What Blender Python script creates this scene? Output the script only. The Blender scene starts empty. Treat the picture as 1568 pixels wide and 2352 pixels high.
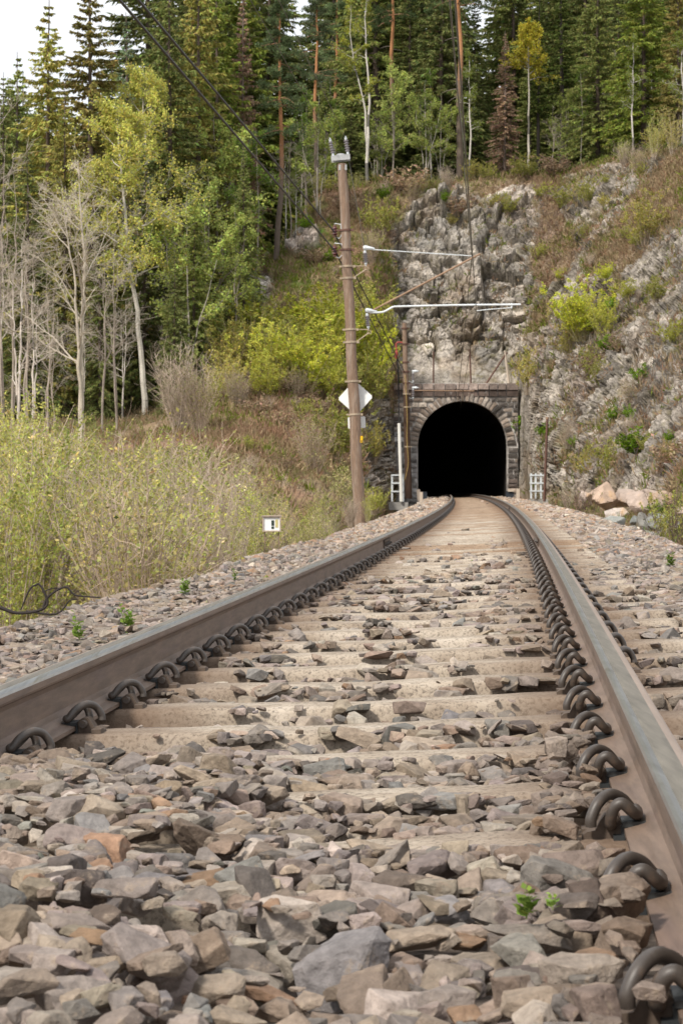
import bpy, bmesh, math, random, time
import numpy as np
from mathutils import Vector, Matrix
T00 = time.time()
scene = bpy.context.scene
COL = scene.collection
R2 = math.radians

# ------------------------------------------------------------------ camera, sky, sun, exposure
F, CX, YH, CAMZ = 4573.0, 784.0, 1110.0, 0.645       # photo scale: 1568 x 2352 units, 70 mm lens
cam_d = bpy.data.cameras.new("camera"); cam = bpy.data.objects.new("camera", cam_d); COL.objects.link(cam)
cam.location = (0, 0, CAMZ); cam.rotation_euler = (R2(90), 0, 0)
cam_d.sensor_fit = 'VERTICAL'; cam_d.sensor_height = 36.0; cam_d.sensor_width = 24.0; cam_d.lens = 70.0
cam_d.shift_y = -(1176 - YH) / 2352.0
cam_d.clip_start = 0.1; cam_d.clip_end = 3000
cam_d.dof.use_dof = True; cam_d.dof.focus_distance = 6.5; cam_d.dof.aperture_fstop = 20.0
scene.camera = cam
SUN_EL, SUN_AZ = R2(47), R2(218)                       # azimuth clockwise from +Y (behind the camera, to the left)
world = bpy.data.worlds.new("World"); scene.world = world; world.use_nodes = True
nt = world.node_tree; nt.nodes.clear()
def wn(t, **k):
    n = nt.nodes.new(t)
    for a, b in k.items(): setattr(n, a, b)
    return n
sky = wn('ShaderNodeTexSky', sky_type='NISHITA', sun_disc=False, sun_elevation=SUN_EL, sun_rotation=SUN_AZ, air_density=1.0, dust_density=2.0, ozone_density=1.0)
skym = wn('ShaderNodeMixRGB', blend_type='MULTIPLY'); skym.inputs[0].default_value = 1; skym.inputs[2].default_value = (0.1, 0.1, 0.1, 1)
tc = wn('ShaderNodeTexCoord'); mp = wn('ShaderNodeMapping'); mp.inputs['Scale'].default_value = (1.6, 1.6, 4.0)
cn = wn('ShaderNodeTexNoise'); cn.inputs['Scale'].default_value = 2.2; cn.inputs['Detail'].default_value = 7; cn.inputs['Roughness'].default_value = .6
cr = wn('ShaderNodeValToRGB'); cr.color_ramp.elements[0].position = .25; cr.color_ramp.elements[0].color = (.55,)*3+(1,); cr.color_ramp.elements[1].position = .62; cr.color_ramp.elements[1].color = (.98,)*3+(1,)
cm = wn('ShaderNodeMixRGB'); cm.inputs[2].default_value = (1.06, 1.08, 1.11, 1)
bg = wn('ShaderNodeBackground'); bg.inputs['Strength'].default_value = 1.0; wo = wn('ShaderNodeOutputWorld')
L = nt.links.new
L(tc.outputs['Generated'], mp.inputs[0]); L(mp.outputs[0], cn.inputs['Vector']); L(cn.outputs['Fac'], cr.inputs[0])
L(sky.outputs[0], skym.inputs[1]); L(skym.outputs[0], cm.inputs[1]); L(cr.outputs[0], cm.inputs[0]); L(cm.outputs[0], bg.inputs[0]); L(bg.outputs[0], wo.inputs[0])
sun_d = bpy.data.lights.new("sun", 'SUN'); sun_d.energy = 3.7; sun_d.angle = R2(7); sun_d.color = (1.0, 0.93, 0.83)
sun = bpy.data.objects.new("sun", sun_d); COL.objects.link(sun)
sp = Vector((math.sin(SUN_AZ)*math.cos(SUN_EL), math.cos(SUN_AZ)*math.cos(SUN_EL), math.sin(SUN_EL)))
sun.rotation_euler = (-sp).to_track_quat('-Z', 'Y').to_euler(); sun.location = sp * 50
vs = scene.view_settings; vs.view_transform = 'Standard'; vs.look = 'None'; vs.exposure = 0.2; vs.gamma = 1.0
scene.cycles.max_bounces = 6; scene.cycles.diffuse_bounces = 3; scene.cycles.glossy_bounces = 2; scene.cycles.transmission_bounces = 2

# ------------------------------------------------------------------ helpers
def at(px, py, Z):                                      # photo coordinates and depth to a place in the world
    return Vector(((px - CX) * Z / F, Z, CAMZ - (py - YH) * Z / F))
def proj(p): return (CX + F * p[0] / p[1], YH + F * (CAMZ - p[2]) / p[1])

def _hash(ix, iy, iz, s):
    h = (ix.astype(np.uint32) * np.uint32(374761393) + iy.astype(np.uint32) * np.uint32(668265263) + iz.astype(np.uint32) * np.uint32(2246822519) + np.uint32((s * 3266489917) & 0xffffffff))
    h ^= h >> np.uint32(15); h *= np.uint32(2246822519); h ^= h >> np.uint32(13); h *= np.uint32(3266489917); h ^= h >> np.uint32(16)
    return h.astype(np.float64) / 4294967295.0
def vnoise(p, s=0):                                     # value noise, -1..1
    p = np.asarray(p, float); i = np.floor(p).astype(np.int64); f = p - i; f = f * f * f * (f * (f * 6 - 15) + 10)
    o = 0
    for dx in (0, 1):
        for dy in (0, 1):
            for dz in (0, 1):
                w = (f[:, 0] if dx else 1 - f[:, 0]) * (f[:, 1] if dy else 1 - f[:, 1]) * (f[:, 2] if dz else 1 - f[:, 2])
                o = o + w * _hash(i[:, 0] + dx, i[:, 1] + dy, i[:, 2] + dz, s)
    return o * 2 - 1
def fbm(p, s=0, octv=4, gain=.5):
    o = 0; a = 1.0; t = 0; p = np.asarray(p, float)
    for k in range(octv):
        o = o + a * vnoise(p * 2.03 ** k + 17.3 * k, s + k); t += a; a *= gain
    return o / t
def worley(p, s=0):                                     # F1, F2, three random numbers of the cell, offset to the cell point
    p = np.asarray(p, float); i = np.floor(p).astype(np.int64); n = len(p)
    f1 = np.full(n, 9.); f2 = np.full(n, 9.); cell = np.zeros((n, 3), np.int64); off = np.zeros((n, 3))
    for dx in (-1, 0, 1):
        for dy in (-1, 0, 1):
            for dz in (-1, 0, 1):
                c = i + (dx, dy, dz)
                q = c + np.stack([_hash(c[:, 0], c[:, 1], c[:, 2], s + k) for k in (1, 2, 3)], 1)
                v = p - q; d = np.sqrt((v * v).sum(1)); m = d < f1
                f2 = np.where(m, f1, np.minimum(f2, d)); f1 = np.where(m, d, f1); cell[m] = c[m]; off[m] = v[m]
    rnd = np.stack([_hash(cell[:, 0], cell[:, 1], cell[:, 2], s + k) for k in (5, 6, 7)], 1)
    return f1, f2, rnd, off
def sstep(a, b, x): t = np.clip((np.asarray(x, float) - a) / (b - a), 0, 1); return t * t * (3 - 2 * t)

class MB:
    """collects triangles and quads, builds them as one mesh object"""
    def __init__(s): s.v = []; s.n = 0; s.q = []; s.t = []
    def add(s, V, Fc, col=None, m=0):
        V = np.asarray(V, float).reshape(-1, 3); Fc = np.asarray(Fc, np.int64)
        if len(Fc) == 0: return
        c = np.ones((len(Fc), 3)) if col is None else np.broadcast_to(np.asarray(col, float), (len(Fc), 3))
        (s.q if Fc.shape[1] == 4 else s.t).append((Fc + s.n, np.array(c), np.full(len(Fc), m, np.int32) if np.isscalar(m) else np.asarray(m, np.int32)))
        s.v.append(V); s.n += len(V)
    def box(s, c, size, rot=None, col=None, m=0):
        V = np.array([(x, y, z) for x in (-.5, .5) for y in (-.5, .5) for z in (-.5, .5)]) * np.asarray(size)
        if rot is not None: V = V @ np.array(rot.to_3x3()).T
        s.add(V + np.asarray(c), [(0, 1, 3, 2), (4, 6, 7, 5), (0, 4, 5, 1), (2, 3, 7, 6), (0, 2, 6, 4), (1, 5, 7, 3)], col, m)
    def tube(s, pts, rad, sides=6, col=None, m=0, cap=True):
        P = np.asarray(pts, float); n = len(P); r = np.broadcast_to(np.asarray(rad, float), (n,))
        T = np.empty_like(P); T[1:-1] = P[2:] - P[:-2]; T[0] = P[1] - P[0]; T[-1] = P[-1] - P[-2]
        T /= np.linalg.norm(T, axis=1)[:, None] + 1e-12
        a = np.array((0, 0, 1.)) if abs(T[:, 2]).mean() < .8 else np.array((1., 0, 0))
        U = np.empty_like(P); u = np.cross(T[0], a); u /= np.linalg.norm(u) + 1e-12
        for i in range(n):
            u = u - T[i] * u.dot(T[i]); u /= np.linalg.norm(u) + 1e-12; U[i] = u
        W = np.cross(T, U); th = np.arange(sides) * 2 * math.pi / sides
        V = P[:, None] + r[:, None, None] * (np.cos(th)[None, :, None] * U[:, None] + np.sin(th)[None, :, None] * W[:, None])
        k = np.arange(sides); k2 = (k + 1) % sides
        Q = np.concatenate([np.stack([i * sides + k, i * sides + k2, (i + 1) * sides + k2, (i + 1) * sides + k], 1) for i in range(n - 1)])
        V = V.reshape(-1, 3); s.add(V, Q, col, m)
        if cap and sides > 3:
            for e, i0 in ((0, 0), (1, (n - 1) * sides)):
                ring = V[i0:i0 + sides]; tri = [(sides, k, (k + 1) % sides) if e else (sides, (k + 1) % sides, k) for k in range(sides)]
                s.add(np.vstack([ring, ring.mean(0)]), tri, col if col is None or np.ndim(col) == 1 else col[:1], m)
    def lathe(s, base, axis, prof, sides=10, col=None, m=0):
        ax = Vector(axis).normalized(); s.tube([Vector(base) + ax * h for h, r in prof], [r for h, r in prof], sides, col, m)
    def mesh(s, name, smooth=False):
        me = bpy.data.meshes.new(name); V = np.concatenate(s.v).astype(np.float32)
        nq = sum(len(x[0]) for x in s.q); ntr = sum(len(x[0]) for x in s.t)
        loops = np.concatenate([x[0].ravel() for x in s.q] + [x[0].ravel() for x in s.t]).astype(np.int32)
        start = np.concatenate([np.arange(nq) * 4, nq * 4 + np.arange(ntr) * 3]).astype(np.int32)
        me.vertices.add(len(V)); me.vertices.foreach_set('co', V.ravel())
        me.loops.add(len(loops)); me.loops.foreach_set('vertex_index', loops)
        me.polygons.add(nq + ntr); me.polygons.foreach_set('loop_start', start)
        me.polygons.foreach_set('material_index', np.concatenate([x[2] for x in s.q] + [x[2] for x in s.t]).astype(np.int32))
        c = np.concatenate([x[1] for x in s.q] + [x[1] for x in s.t]); c = np.concatenate([c, np.ones((len(c), 1))], 1).astype(np.float32)
        at_ = me.attributes.new('col', 'FLOAT_COLOR', 'FACE'); at_.data.foreach_set('color', c.ravel())
        me.polygons.foreach_set('use_smooth', np.full(nq + ntr, bool(smooth)))
        me.update(calc_edges=True); return me
    def build(s, name, mats, parent=None, smooth=False):
        me = s.mesh(name, smooth)
        for m_ in (mats if isinstance(mats, (list, tuple)) else [mats]): me.materials.append(m_)
        return link(name, me, parent)
def link(name, me, parent=None):
    o = bpy.data.objects.new(name, me); COL.objects.link(o); o.parent = parent; return o
def tag(o, label=None, cat=None, group=None, kind=None):
    if label: o['label'] = label
    if cat: o['category'] = cat
    if group: o['group'] = group
    if kind: o['kind'] = kind
    return o
def empty(name, loc, label=None, cat=None, group=None, rz=0):
    o = bpy.data.objects.new(name, None); COL.objects.link(o); o.location = loc; o.rotation_euler = (0, 0, rz); o.empty_display_size = .2
    return tag(o, label, cat, group)
CHILD = {}
def kids(o):
    if o.name not in CHILD: CHILD[o.name] = [c for c in COL.objects if c.parent == o]
    return CHILD[o.name]
def copy_thing(o):
    c = o.copy(); COL.objects.link(c)
    for ch in kids(o):
        d = ch.copy(); COL.objects.link(d); d.parent = c
        for g in kids(ch):
            e = g.copy(); COL.objects.link(e); e.parent = d
    return c
ONES = 'first second third fourth fifth sixth seventh eighth ninth tenth eleventh twelfth thirteenth fourteenth fifteenth sixteenth seventeenth eighteenth nineteenth'.split()
TENS = 'x x twenty thirty forty fifty sixty seventy eighty ninety'.split(); TENTH = 'x x twentieth thirtieth fortieth fiftieth sixtieth seventieth eightieth ninetieth'.split()
def ordw(n):                                            # 1 -> first
    if n >= 100: return 'hundredth' if n == 100 else 'hundred-and-' + ordw(n - 100)
    if n < 20: return ONES[n - 1]
    return TENTH[n // 10] if n % 10 == 0 else TENS[n // 10] + '-' + ONES[n % 10 - 1]

# ------------------------------------------------------------------ materials
def new_mat(name):
    m = bpy.data.materials.new(name); m.use_nodes = True; t = m.node_tree; t.nodes.clear()
    return m, t, t.nodes.new, t.links.new
def tex(t, N, Lk, scale, detail=4, rough=.6, kind='noise', vec=None, stretch=None):
    if vec is None:
        c = N('ShaderNodeTexCoord'); vec = c.outputs['Object']
    if stretch:
        mp_ = N('ShaderNodeMapping'); mp_.inputs['Scale'].default_value = stretch; Lk(vec, mp_.inputs[0]); vec = mp_.outputs[0]
    n = N('ShaderNodeTexNoise' if kind == 'noise' else 'ShaderNodeTexVoronoi'); n.inputs['Scale'].default_value = scale
    if kind == 'noise': n.inputs['Detail'].default_value = detail; n.inputs['Roughness'].default_value = rough
    Lk(vec, n.inputs['Vector']); return n
def ramp(N, Lk, src, stops):
    r = N('ShaderNodeValToRGB'); e = r.color_ramp.elements
    while len(e) < len(stops): e.new(.5)
    for k, (p, c) in enumerate(stops):
        e[k].position = p; e[k].color = (c if isinstance(c, tuple) else (c,) * 3) + (1,)
    Lk(src, r.inputs[0]); return r.outputs[0]
def mix(N, Lk, a, b, fac=1.0, mode='MULTIPLY'):
    m = N('ShaderNodeMixRGB'); m.blend_type = mode
    for i, x in ((0, fac), (1, a), (2, b)):
        if hasattr(x, 'node'): Lk(x, m.inputs[i])
        elif i == 0: m.inputs[0].default_value = x
        else: m.inputs[i].default_value = tuple(x) + (1,)
    return m.outputs[0]
def pmat(name, col=None, rough=.8, var=(3, .35), bump=None, metal=0.0, spec=.3, blotch=None, stretch=None, attr=False, coat=0):
    """principled material: base colour (or the 'col' attribute) times noise, blotches of a second colour, bump"""
    m, t, N, Lk = new_mat(name)
    p = N('ShaderNodeBsdfPrincipled'); o = N('ShaderNodeOutputMaterial'); Lk(p.outputs[0], o.inputs[0])
    p.inputs['Roughness'].default_value = rough; p.inputs['Metallic'].default_value = metal; p.inputs['Specular IOR Level'].default_value = spec
    if attr:
        a = N('ShaderNodeAttribute'); a.attribute_name = 'col'; c = a.outputs['Color']
        if col: c = mix(N, Lk, c, col)
    else:
        c = N('ShaderNodeRGB'); c.outputs[0].default_value = tuple(col) + (1,); c = c.outputs[0]
    if blotch:
        sc, pos, wid, c2 = blotch
        n = tex(t, N, Lk, sc, 6, .65, stretch=stretch); f = ramp(N, Lk, n.outputs['Fac'], [(pos, 0.), (pos + wid, 1.)]); c = mix(N, Lk, c, c2, f, 'MIX')
    if var:
        n = tex(t, N, Lk, var[0], 8, .7, stretch=stretch); c = mix(N, Lk, c, ramp(N, Lk, n.outputs['Fac'], [(.25, 1 - var[1]), (.75, 1 + var[1] * .7)]))
    Lk(c, p.inputs['Base Color'])
    if bump:
        n = tex(t, N, Lk, bump[0], 8, .7, stretch=stretch); b = N('ShaderNodeBump'); b.inputs['Strength'].default_value = bump[1]; b.inputs['Distance'].default_value = bump[2] if len(bump) > 2 else .02
        Lk(n.outputs['Fac'], b.inputs['Height']); Lk(b.outputs[0], p.inputs['Normal'])
    return m
def leafmat(name, trans=.35, var=.3, rough=.6):
    m, t, N, Lk = new_mat(name); o = N('ShaderNodeOutputMaterial')
    a = N('ShaderNodeAttribute'); a.attribute_name = 'col'
    i = N('ShaderNodeObjectInfo'); hs = N('ShaderNodeHueSaturation'); mr = N('ShaderNodeMapRange'); mr.inputs[3].default_value = 1 - var; mr.inputs[4].default_value = 1 + var
    Lk(i.outputs['Random'], mr.inputs[0]); Lk(mr.outputs[0], hs.inputs['Value']); Lk(a.outputs['Color'], hs.inputs['Color'])
    d = N('ShaderNodeBsdfDiffuse'); tr = N('ShaderNodeBsdfTranslucent'); mx = N('ShaderNodeMixShader'); mx.inputs[0].default_value = trans
    Lk(hs.outputs[0], d.inputs[0]); Lk(hs.outputs[0], tr.inputs[0]); Lk(d.outputs[0], mx.inputs[1]); Lk(tr.outputs[0], mx.inputs[2]); Lk(mx.outputs[0], o.inputs[0])
    return m
M = {}
M['stone'] = pmat('crushed_rock', None, .85, (38, .50), (75, .9, .008), attr=True, spec=.2, blotch=(24, .58, .12, (.33, .26, .195)))
M['rail'] = pmat('rusty_rail_steel', (.180, .128, .096), .62, (16, .42), (160, .25, .002), spec=.4, blotch=(5, .5, .3, (.17, .12, .105)), stretch=(3, .25, 3))
M['rail_top'] = pmat('polished_rail_steel', (.42, .425, .43), .30, (45, .4), None, metal=.9, stretch=(1.6, .03, 1), blotch=(30, .56, .14, (.26, .24, .19)))
M['rail_edge'] = pmat('dull_rail_edge_steel', (.27, .21, .17), .6, (20, .25), None, metal=.1, stretch=(1, .06, 1))
M['rail_mid'] = pmat('greasy_rail_crown', (.15, .135, .11), .6, (45, .5), None, metal=.1, stretch=(1.4, .08, 1))
M['clip'] = pmat('brown_spring_steel', (.066, .054, .046), .46, (40, .35), (250, .3, .001), spec=.5, blotch=(26, .55, .18, (.125, .085, .06)))
M['shoulder'] = pmat('brown_cast_iron', (.105, .078, .06), .75, (40, .35), (200, .4, .001))
M['insul'] = pmat('dark_plastic_insulator', (.030, .034, .036), .45, (30, .2), spec=.5)
M['sleeper'] = None
M['wood'] = pmat('weathered_pole_wood', (.245, .165, .115), .85, (9, .55), (14, .6, .02), stretch=(6, 6, .5), blotch=(2.2, .48, .2, (.33, .265, .215)))
M['darkwood'] = pmat('creosoted_pole_wood', (.085, .05, .034), .85, (9, .45), (14, .6, .02), stretch=(6, 6, .5))
M['galv'] = pmat('galvanised_steel', (.66, .70, .72), .55, (12, .2), metal=.15)
M['band'] = pmat('rusted_galvanised_band', (.42, .34, .25), .6, (15, .4), metal=.3)
M['porc'] = pmat('grey_glazed_porcelain', (.22, .20, .21), .3, (6, .15), spec=.5)
M['porc_red'] = pmat('oxblood_glazed_porcelain', (.10, .016, .018), .2, (6, .1), spec=.6)
M['rusttube'] = pmat('rust_brown_tube', (.31, .20, .13), .7, (9, .3))
M['rustdark'] = pmat('dark_rusted_iron', (.14, .075, .058), .8, (9, .35))
M['white'] = pmat('white_paint', (.80, .81, .80), .5, (3, .08))
M['pipewhite'] = pmat('cream_white_pipe', (.74, .73, .68), .5, (4, .1))
M['black'] = pmat('black_cable', (.012, .012, .014), .5, None)
M['thinwire'] = pmat('weathered_copper_wire', (.10, .095, .08), .5, None)
M['bluegrey'] = pmat('dark_blue_grey_box_paint', (.035, .042, .055), .5, (5, .2))
M['stake'] = pmat('pale_stake_wood', (.56, .47, .38), .7, (9, .2), stretch=(4, 4, .5))
M['yellow'] = pmat('yellow_plastic', (.80, .46, .01), .4, None)
M['ink'] = pmat('dark_print', (.03, .045, .035), .6, (40, .5))
M['ochre'] = pmat('faded_yellow_print', (.55, .48, .22), .6, (40, .3))
M['redpaint'] = pmat('red_cable_joint', (.34, .06, .05), .5, (5, .2))
M['leaf'] = leafmat('leaf')
M['needle'] = leafmat('needle', .25, .22)
M['bark'] = pmat('tree_bark', None, .9, (7, .35), (16, .6, .03), attr=True, stretch=(3, 3, 1))
M['twig'] = pmat('twig_bark', None, .9, (3, .2), attr=True)
M['grass'] = leafmat('grass_blade', .3, .0)
M['masonry'] = pmat('masonry_block', None, .9, (4.5, .7), (9, .8, .03), attr=True, blotch=(1.3, .60, .10, (.44, .42, .40)))
M['mortar'] = pmat('lime_mortar', (.52, .49, .46), .9, (2.5, .5), (8, .6, .03), blotch=(1.0, .50, .2, (.13, .11, .10)))
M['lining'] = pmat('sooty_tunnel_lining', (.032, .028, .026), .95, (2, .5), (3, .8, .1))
M['boulder'] = pmat('quarried_boulder', None, .9, (2.2, .35), (5, .8, .06), attr=True, blotch=(1.3, .55, .12, (.50, .33, .19)))
M['graystone'] = pmat('grey_green_rubble', None, .9, (5, .35), (9, .7, .03), attr=True, blotch=(4, .58, .1, (.12, .12, .11)))
M['concrete'] = pmat('rough_concrete', (.33, .32, .30), .9, (8, .3), (20, .4, .01))

def sleeper_mat(name, dust, tint):
    m, t, N, Lk = new_mat(name); p = N('ShaderNodeBsdfPrincipled'); o = N('ShaderNodeOutputMaterial'); Lk(p.outputs[0], o.inputs[0])
    p.inputs['Roughness'].default_value = .9; p.inputs['Specular IOR Level'].default_value = .2
    g = N('ShaderNodeTexCoord'); i = N('ShaderNodeObjectInfo'); ad = N('ShaderNodeVectorMath'); ad.operation = 'ADD'; sc = N('ShaderNodeVectorMath'); sc.operation = 'SCALE'; sc.inputs[3].default_value = 40
    cb = N('ShaderNodeCombineXYZ'); Lk(i.outputs['Random'], cb.inputs[0]); Lk(cb.outputs[0], sc.inputs[0]); Lk(g.outputs['Object'], ad.inputs[0]); Lk(sc.outputs[0], ad.inputs[1]); v = ad.outputs[0]
    n1 = tex(t, N, Lk, 3.5, 6, .65, vec=v, stretch=(1, 2.5, 1)); c = ramp(N, Lk, n1.outputs['Fac'], [(.3, (.235, .185, .14)), (.5, (.37, .31, .245)), (.7, (.47, .41, .34))])
    n2 = tex(t, N, Lk, 90, 5, .7, vec=v); c = mix(N, Lk, c, ramp(N, Lk, n2.outputs['Fac'], [(.34, .42), (.52, 1.06)]))
    sx = N('ShaderNodeSeparateXYZ'); Lk(g.outputs['Object'], sx.inputs[0]); ab = N('ShaderNodeMath'); ab.operation = 'ABSOLUTE'; Lk(sx.outputs[0], ab.inputs[0])
    sb = N('ShaderNodeMath'); sb.operation = 'SUBTRACT'; Lk(ab.outputs[0], sb.inputs[0]); sb.inputs[1].default_value = .75
    a2 = N('ShaderNodeMath'); a2.operation = 'ABSOLUTE'; Lk(sb.outputs[0], a2.inputs[0])
    n3 = tex(t, N, Lk, 6, 4, .6, vec=v); a3 = N('ShaderNodeMath'); a3.operation = 'MULTIPLY_ADD'; Lk(n3.outputs['Fac'], a3.inputs[0]); a3.inputs[1].default_value = .28; Lk(a2.outputs[0], a3.inputs[2])
    f = ramp(N, Lk, a3.outputs[0], [(.24, dust[0]), (.58, dust[1])]); c = mix(N, Lk, c, (.135, .088, .06), f, 'MIX'); c = mix(N, Lk, c, tint)       # iron dust worn off the rails
    Lk(c, p.inputs['Base Color'])
    n4 = tex(t, N, Lk, 45, 7, .7, vec=v); b = N('ShaderNodeBump'); b.inputs['Strength'].default_value = .7; b.inputs['Distance'].default_value = .008; Lk(n4.outputs['Fac'], b.inputs['Height']); Lk(b.outputs[0], p.inputs['Normal'])
    return m
M['sleeper'] = sleeper_mat('weathered_concrete_sleeper', (.82, 0.), (1, 1, 1)); M['sleeper_brown'] = sleeper_mat('iron_stained_concrete_sleeper', (.85, .25), (.95, .84, .74))
def ground_mat():
    m, t, N, Lk = new_mat('ballast_bed_and_soil'); p = N('ShaderNodeBsdfPrincipled'); o = N('ShaderNodeOutputMaterial'); Lk(p.outputs[0], o.inputs[0])
    p.inputs['Roughness'].default_value = .95; p.inputs['Specular IOR Level'].default_value = .1
    a = N('ShaderNodeAttribute'); a.attribute_name = 'gcol'
    v = tex(t, N, Lk, 16, kind='vor'); hs = N('ShaderNodeSeparateColor'); Lk(v.outputs['Color'], hs.inputs[0])
    c = mix(N, Lk, a.outputs['Color'], ramp(N, Lk, hs.outputs[0], [(0, .55), (1, 1.3)])); n = tex(t, N, Lk, 3, 6, .7); c = mix(N, Lk, c, ramp(N, Lk, n.outputs['Fac'], [(.3, .7), (.7, 1.2)]))
    Lk(c, p.inputs['Base Color']); b = N('ShaderNodeBump'); b.inputs['Distance'].default_value = .03; b.inputs['Strength'].default_value = .8; Lk(v.outputs['Distance'], b.inputs['Height']); b.invert = True; Lk(b.outputs[0], p.inputs['Normal'])
    return m
M['ground'] = ground_mat()
def hill_mat():
    m, t, N, Lk = new_mat('cliff_rock_soil_and_turf'); p = N('ShaderNodeBsdfPrincipled'); o = N('ShaderNodeOutputMaterial'); Lk(p.outputs[0], o.inputs[0])
    p.inputs['Roughness'].default_value = .95; p.inputs['Specular IOR Level'].default_value = .15
    a = N('ShaderNodeAttribute'); a.attribute_name = 'gcol'; rk = N('ShaderNodeAttribute'); rk.attribute_name = 'rock'
    n1 = tex(t, N, Lk, .9, 9, .72, stretch=(1, 1, .7)); n2 = tex(t, N, Lk, 6, 8, .75); n3 = tex(t, N, Lk, 2.2, 7, .7)
    rc = mix(N, Lk, a.outputs['Color'], ramp(N, Lk, n1.outputs['Fac'], [(.32, .5), (.5, 1.0), (.66, 1.5)]))
    rc = mix(N, Lk, rc, ramp(N, Lk, n2.outputs['Fac'], [(.34, .34), (.5, 1.0), (.68, 1.4)]))
    rc = mix(N, Lk, rc, (.17, .15, .06), ramp(N, Lk, n3.outputs['Fac'], [(.54, 0.), (.66, .6)]), 'MIX')          # moss and lichen
    gc = mix(N, Lk, a.outputs['Color'], ramp(N, Lk, n2.outputs['Fac'], [(.3, .5), (.7, 1.45)])); gc = mix(N, Lk, gc, ramp(N, Lk, n1.outputs['Fac'], [(.3, .75), (.7, 1.25)]))
    c = mix(N, Lk, gc, rc, rk.outputs['Fac'], 'MIX'); Lk(c, p.inputs['Base Color'])
    b = N('ShaderNodeBump'); b.inputs['Distance'].default_value = .25; b.inputs['Strength'].default_value = .7; Lk(n2.outputs['Fac'], b.inputs['Height']); Lk(b.outputs[0], p.inputs['Normal'])
    return m
M['hill'] = hill_mat()
# ------------------------------------------------------------------ the line of the track
_ty = np.array([2.1, 4.57, 8.8, 13, 29.3, 42, 68, 92, 118.]); _tx = np.array([-.307, -.109, .258, .645, 1.948, 2.83, 4.49, 5.85, 7.17])
_tp = np.polyfit(_ty, _tx, 3, w=[3, 3, 2, 2, 2, 2, 2, 1, 3])
def xc(Y):
    Y = np.asarray(Y, float); Yc = np.minimum(Y, 185)
    return np.polyval(_tp, Yc) - .0045 * np.maximum(Yc - 112, 0) ** 2
def dxc(Y): return (xc(np.asarray(Y) + .05) - xc(np.asarray(Y) - .05)) / .1
def zc(Y): return -1.3e-5 * np.clip(Y, 0, 140) ** 2
CANT = .0413
def frame(Y):
    s = float(dxc(Y)); T = Vector((s, 1, float(-2.6e-5 * min(max(Y, 0), 140)))).normalized()
    Rr = Vector((T.y, -T.x, 0)).normalized(); c = CANT * float(1 - .6 * sstep(70, 115, Y)); Rr = (Rr + Vector((0, 0, c))).normalized()
    return Vector((float(xc(Y)), Y, float(zc(Y)))), Rr, T, Rr.cross(T)
def tp(Y, d, h):
    o, Rr, T, U = frame(Y); return o + Rr * d + U * h
SP0, SPD = 2.355, .594
NSL = 199
SLY = SP0 + SPD * np.arange(-2, NSL)

# ------------------------------------------------------------------ ground sheet
rg = np.random.default_rng(5)
def bed_z(d, Y):
    """ground level beside and under the track, before the stones"""
    d = np.asarray(d, float); Y = np.asarray(Y, float)
    x = [-400, -60, -30, -8, -3.6, -1.95, -1.2, 1.2, 2.2, 3.0, 5.5, 9, 60, 400]
    z = [-6, -3, -2.0, -1.5, -1.35, -.10, -.135, -.135, -.12, -.5, -.45, -.35, 0, 0]
    return np.interp(d, x, z) + CANT * np.clip(d, -1.3, 1.3) * (1 - .6 * sstep(70, 115, Y)) + zc(Y)
gd = np.unique(np.concatenate([np.arange(-4, 4.001, .1), np.arange(-12, 12.01, .5), np.linspace(-60, 60, 41), np.linspace(-400, 400, 21)]))
gy = np.unique(np.concatenate([np.arange(-8, 130, .4), np.arange(130, 200, 4), np.linspace(200, 900, 15)]))
DD, YY = np.meshgrid(gd, gy); GX = xc(np.clip(YY, -8, 118)) + np.where(YY > 118, xc(YY) - xc(118), 0) * (np.abs(DD) < 5) + DD
GZ = bed_z(DD, YY)
_p = np.stack([GX.ravel(), YY.ravel(), 0 * GX.ravel()], 1)
GZ = GZ + (.04 * fbm(_p * 1.3, 3, 3)).reshape(GZ.shape) * (np.abs(DD) > 2) + (.25 * fbm(_p * .15, 9, 3)).reshape(GZ.shape) * (np.abs(DD) > 3.5)
gc = np.empty(DD.shape + (3,)); gc[:] = (.17, .135, .11)
n1 = fbm(_p * .6, 21, 3).reshape(DD.shape)[..., None]
dirt = np.array((.20, .145, .085)) * (1 + .5 * n1)
far = sstep(15, 60, YY)[..., None]
bed = (np.array((.17, .14, .12)) * (1 - far) + np.array((.20, .135, .095)) * far) * (1 + .3 * n1)
w = sstep(2.3, 3.2, np.abs(DD))[..., None]; gc = bed * (1 - w) + dirt * w; wb = (sstep(1.3, 1.15, np.abs(DD)) * sstep(10, 24, YY))[..., None]; gc = gc * (1 - wb) + np.array((.10, .068, .05)) * wb
mb = MB(); ny, nx = DD.shape; idx = np.arange(ny * nx).reshape(ny, nx)
mb.add(np.stack([GX, YY, GZ], -1), np.stack([idx[:-1, :-1], idx[:-1, 1:], idx[1:, 1:], idx[1:, :-1]], -1).reshape(-1, 4))
def point_attr(me, name, arr, kind='FLOAT_COLOR'):
    a = me.attributes.new(name, kind, 'POINT')
    if kind == 'FLOAT_COLOR': a.data.foreach_set('color', np.concatenate([arr, np.ones((len(arr), 1))], 1).astype(np.float32).ravel())
    else: a.data.foreach_set('value', arr.astype(np.float32).ravel())
g = tag(mb.build('ground', M['ground'], smooth=True), kind='structure'); point_attr(g.data, 'gcol', gc.reshape(-1, 3))

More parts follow.
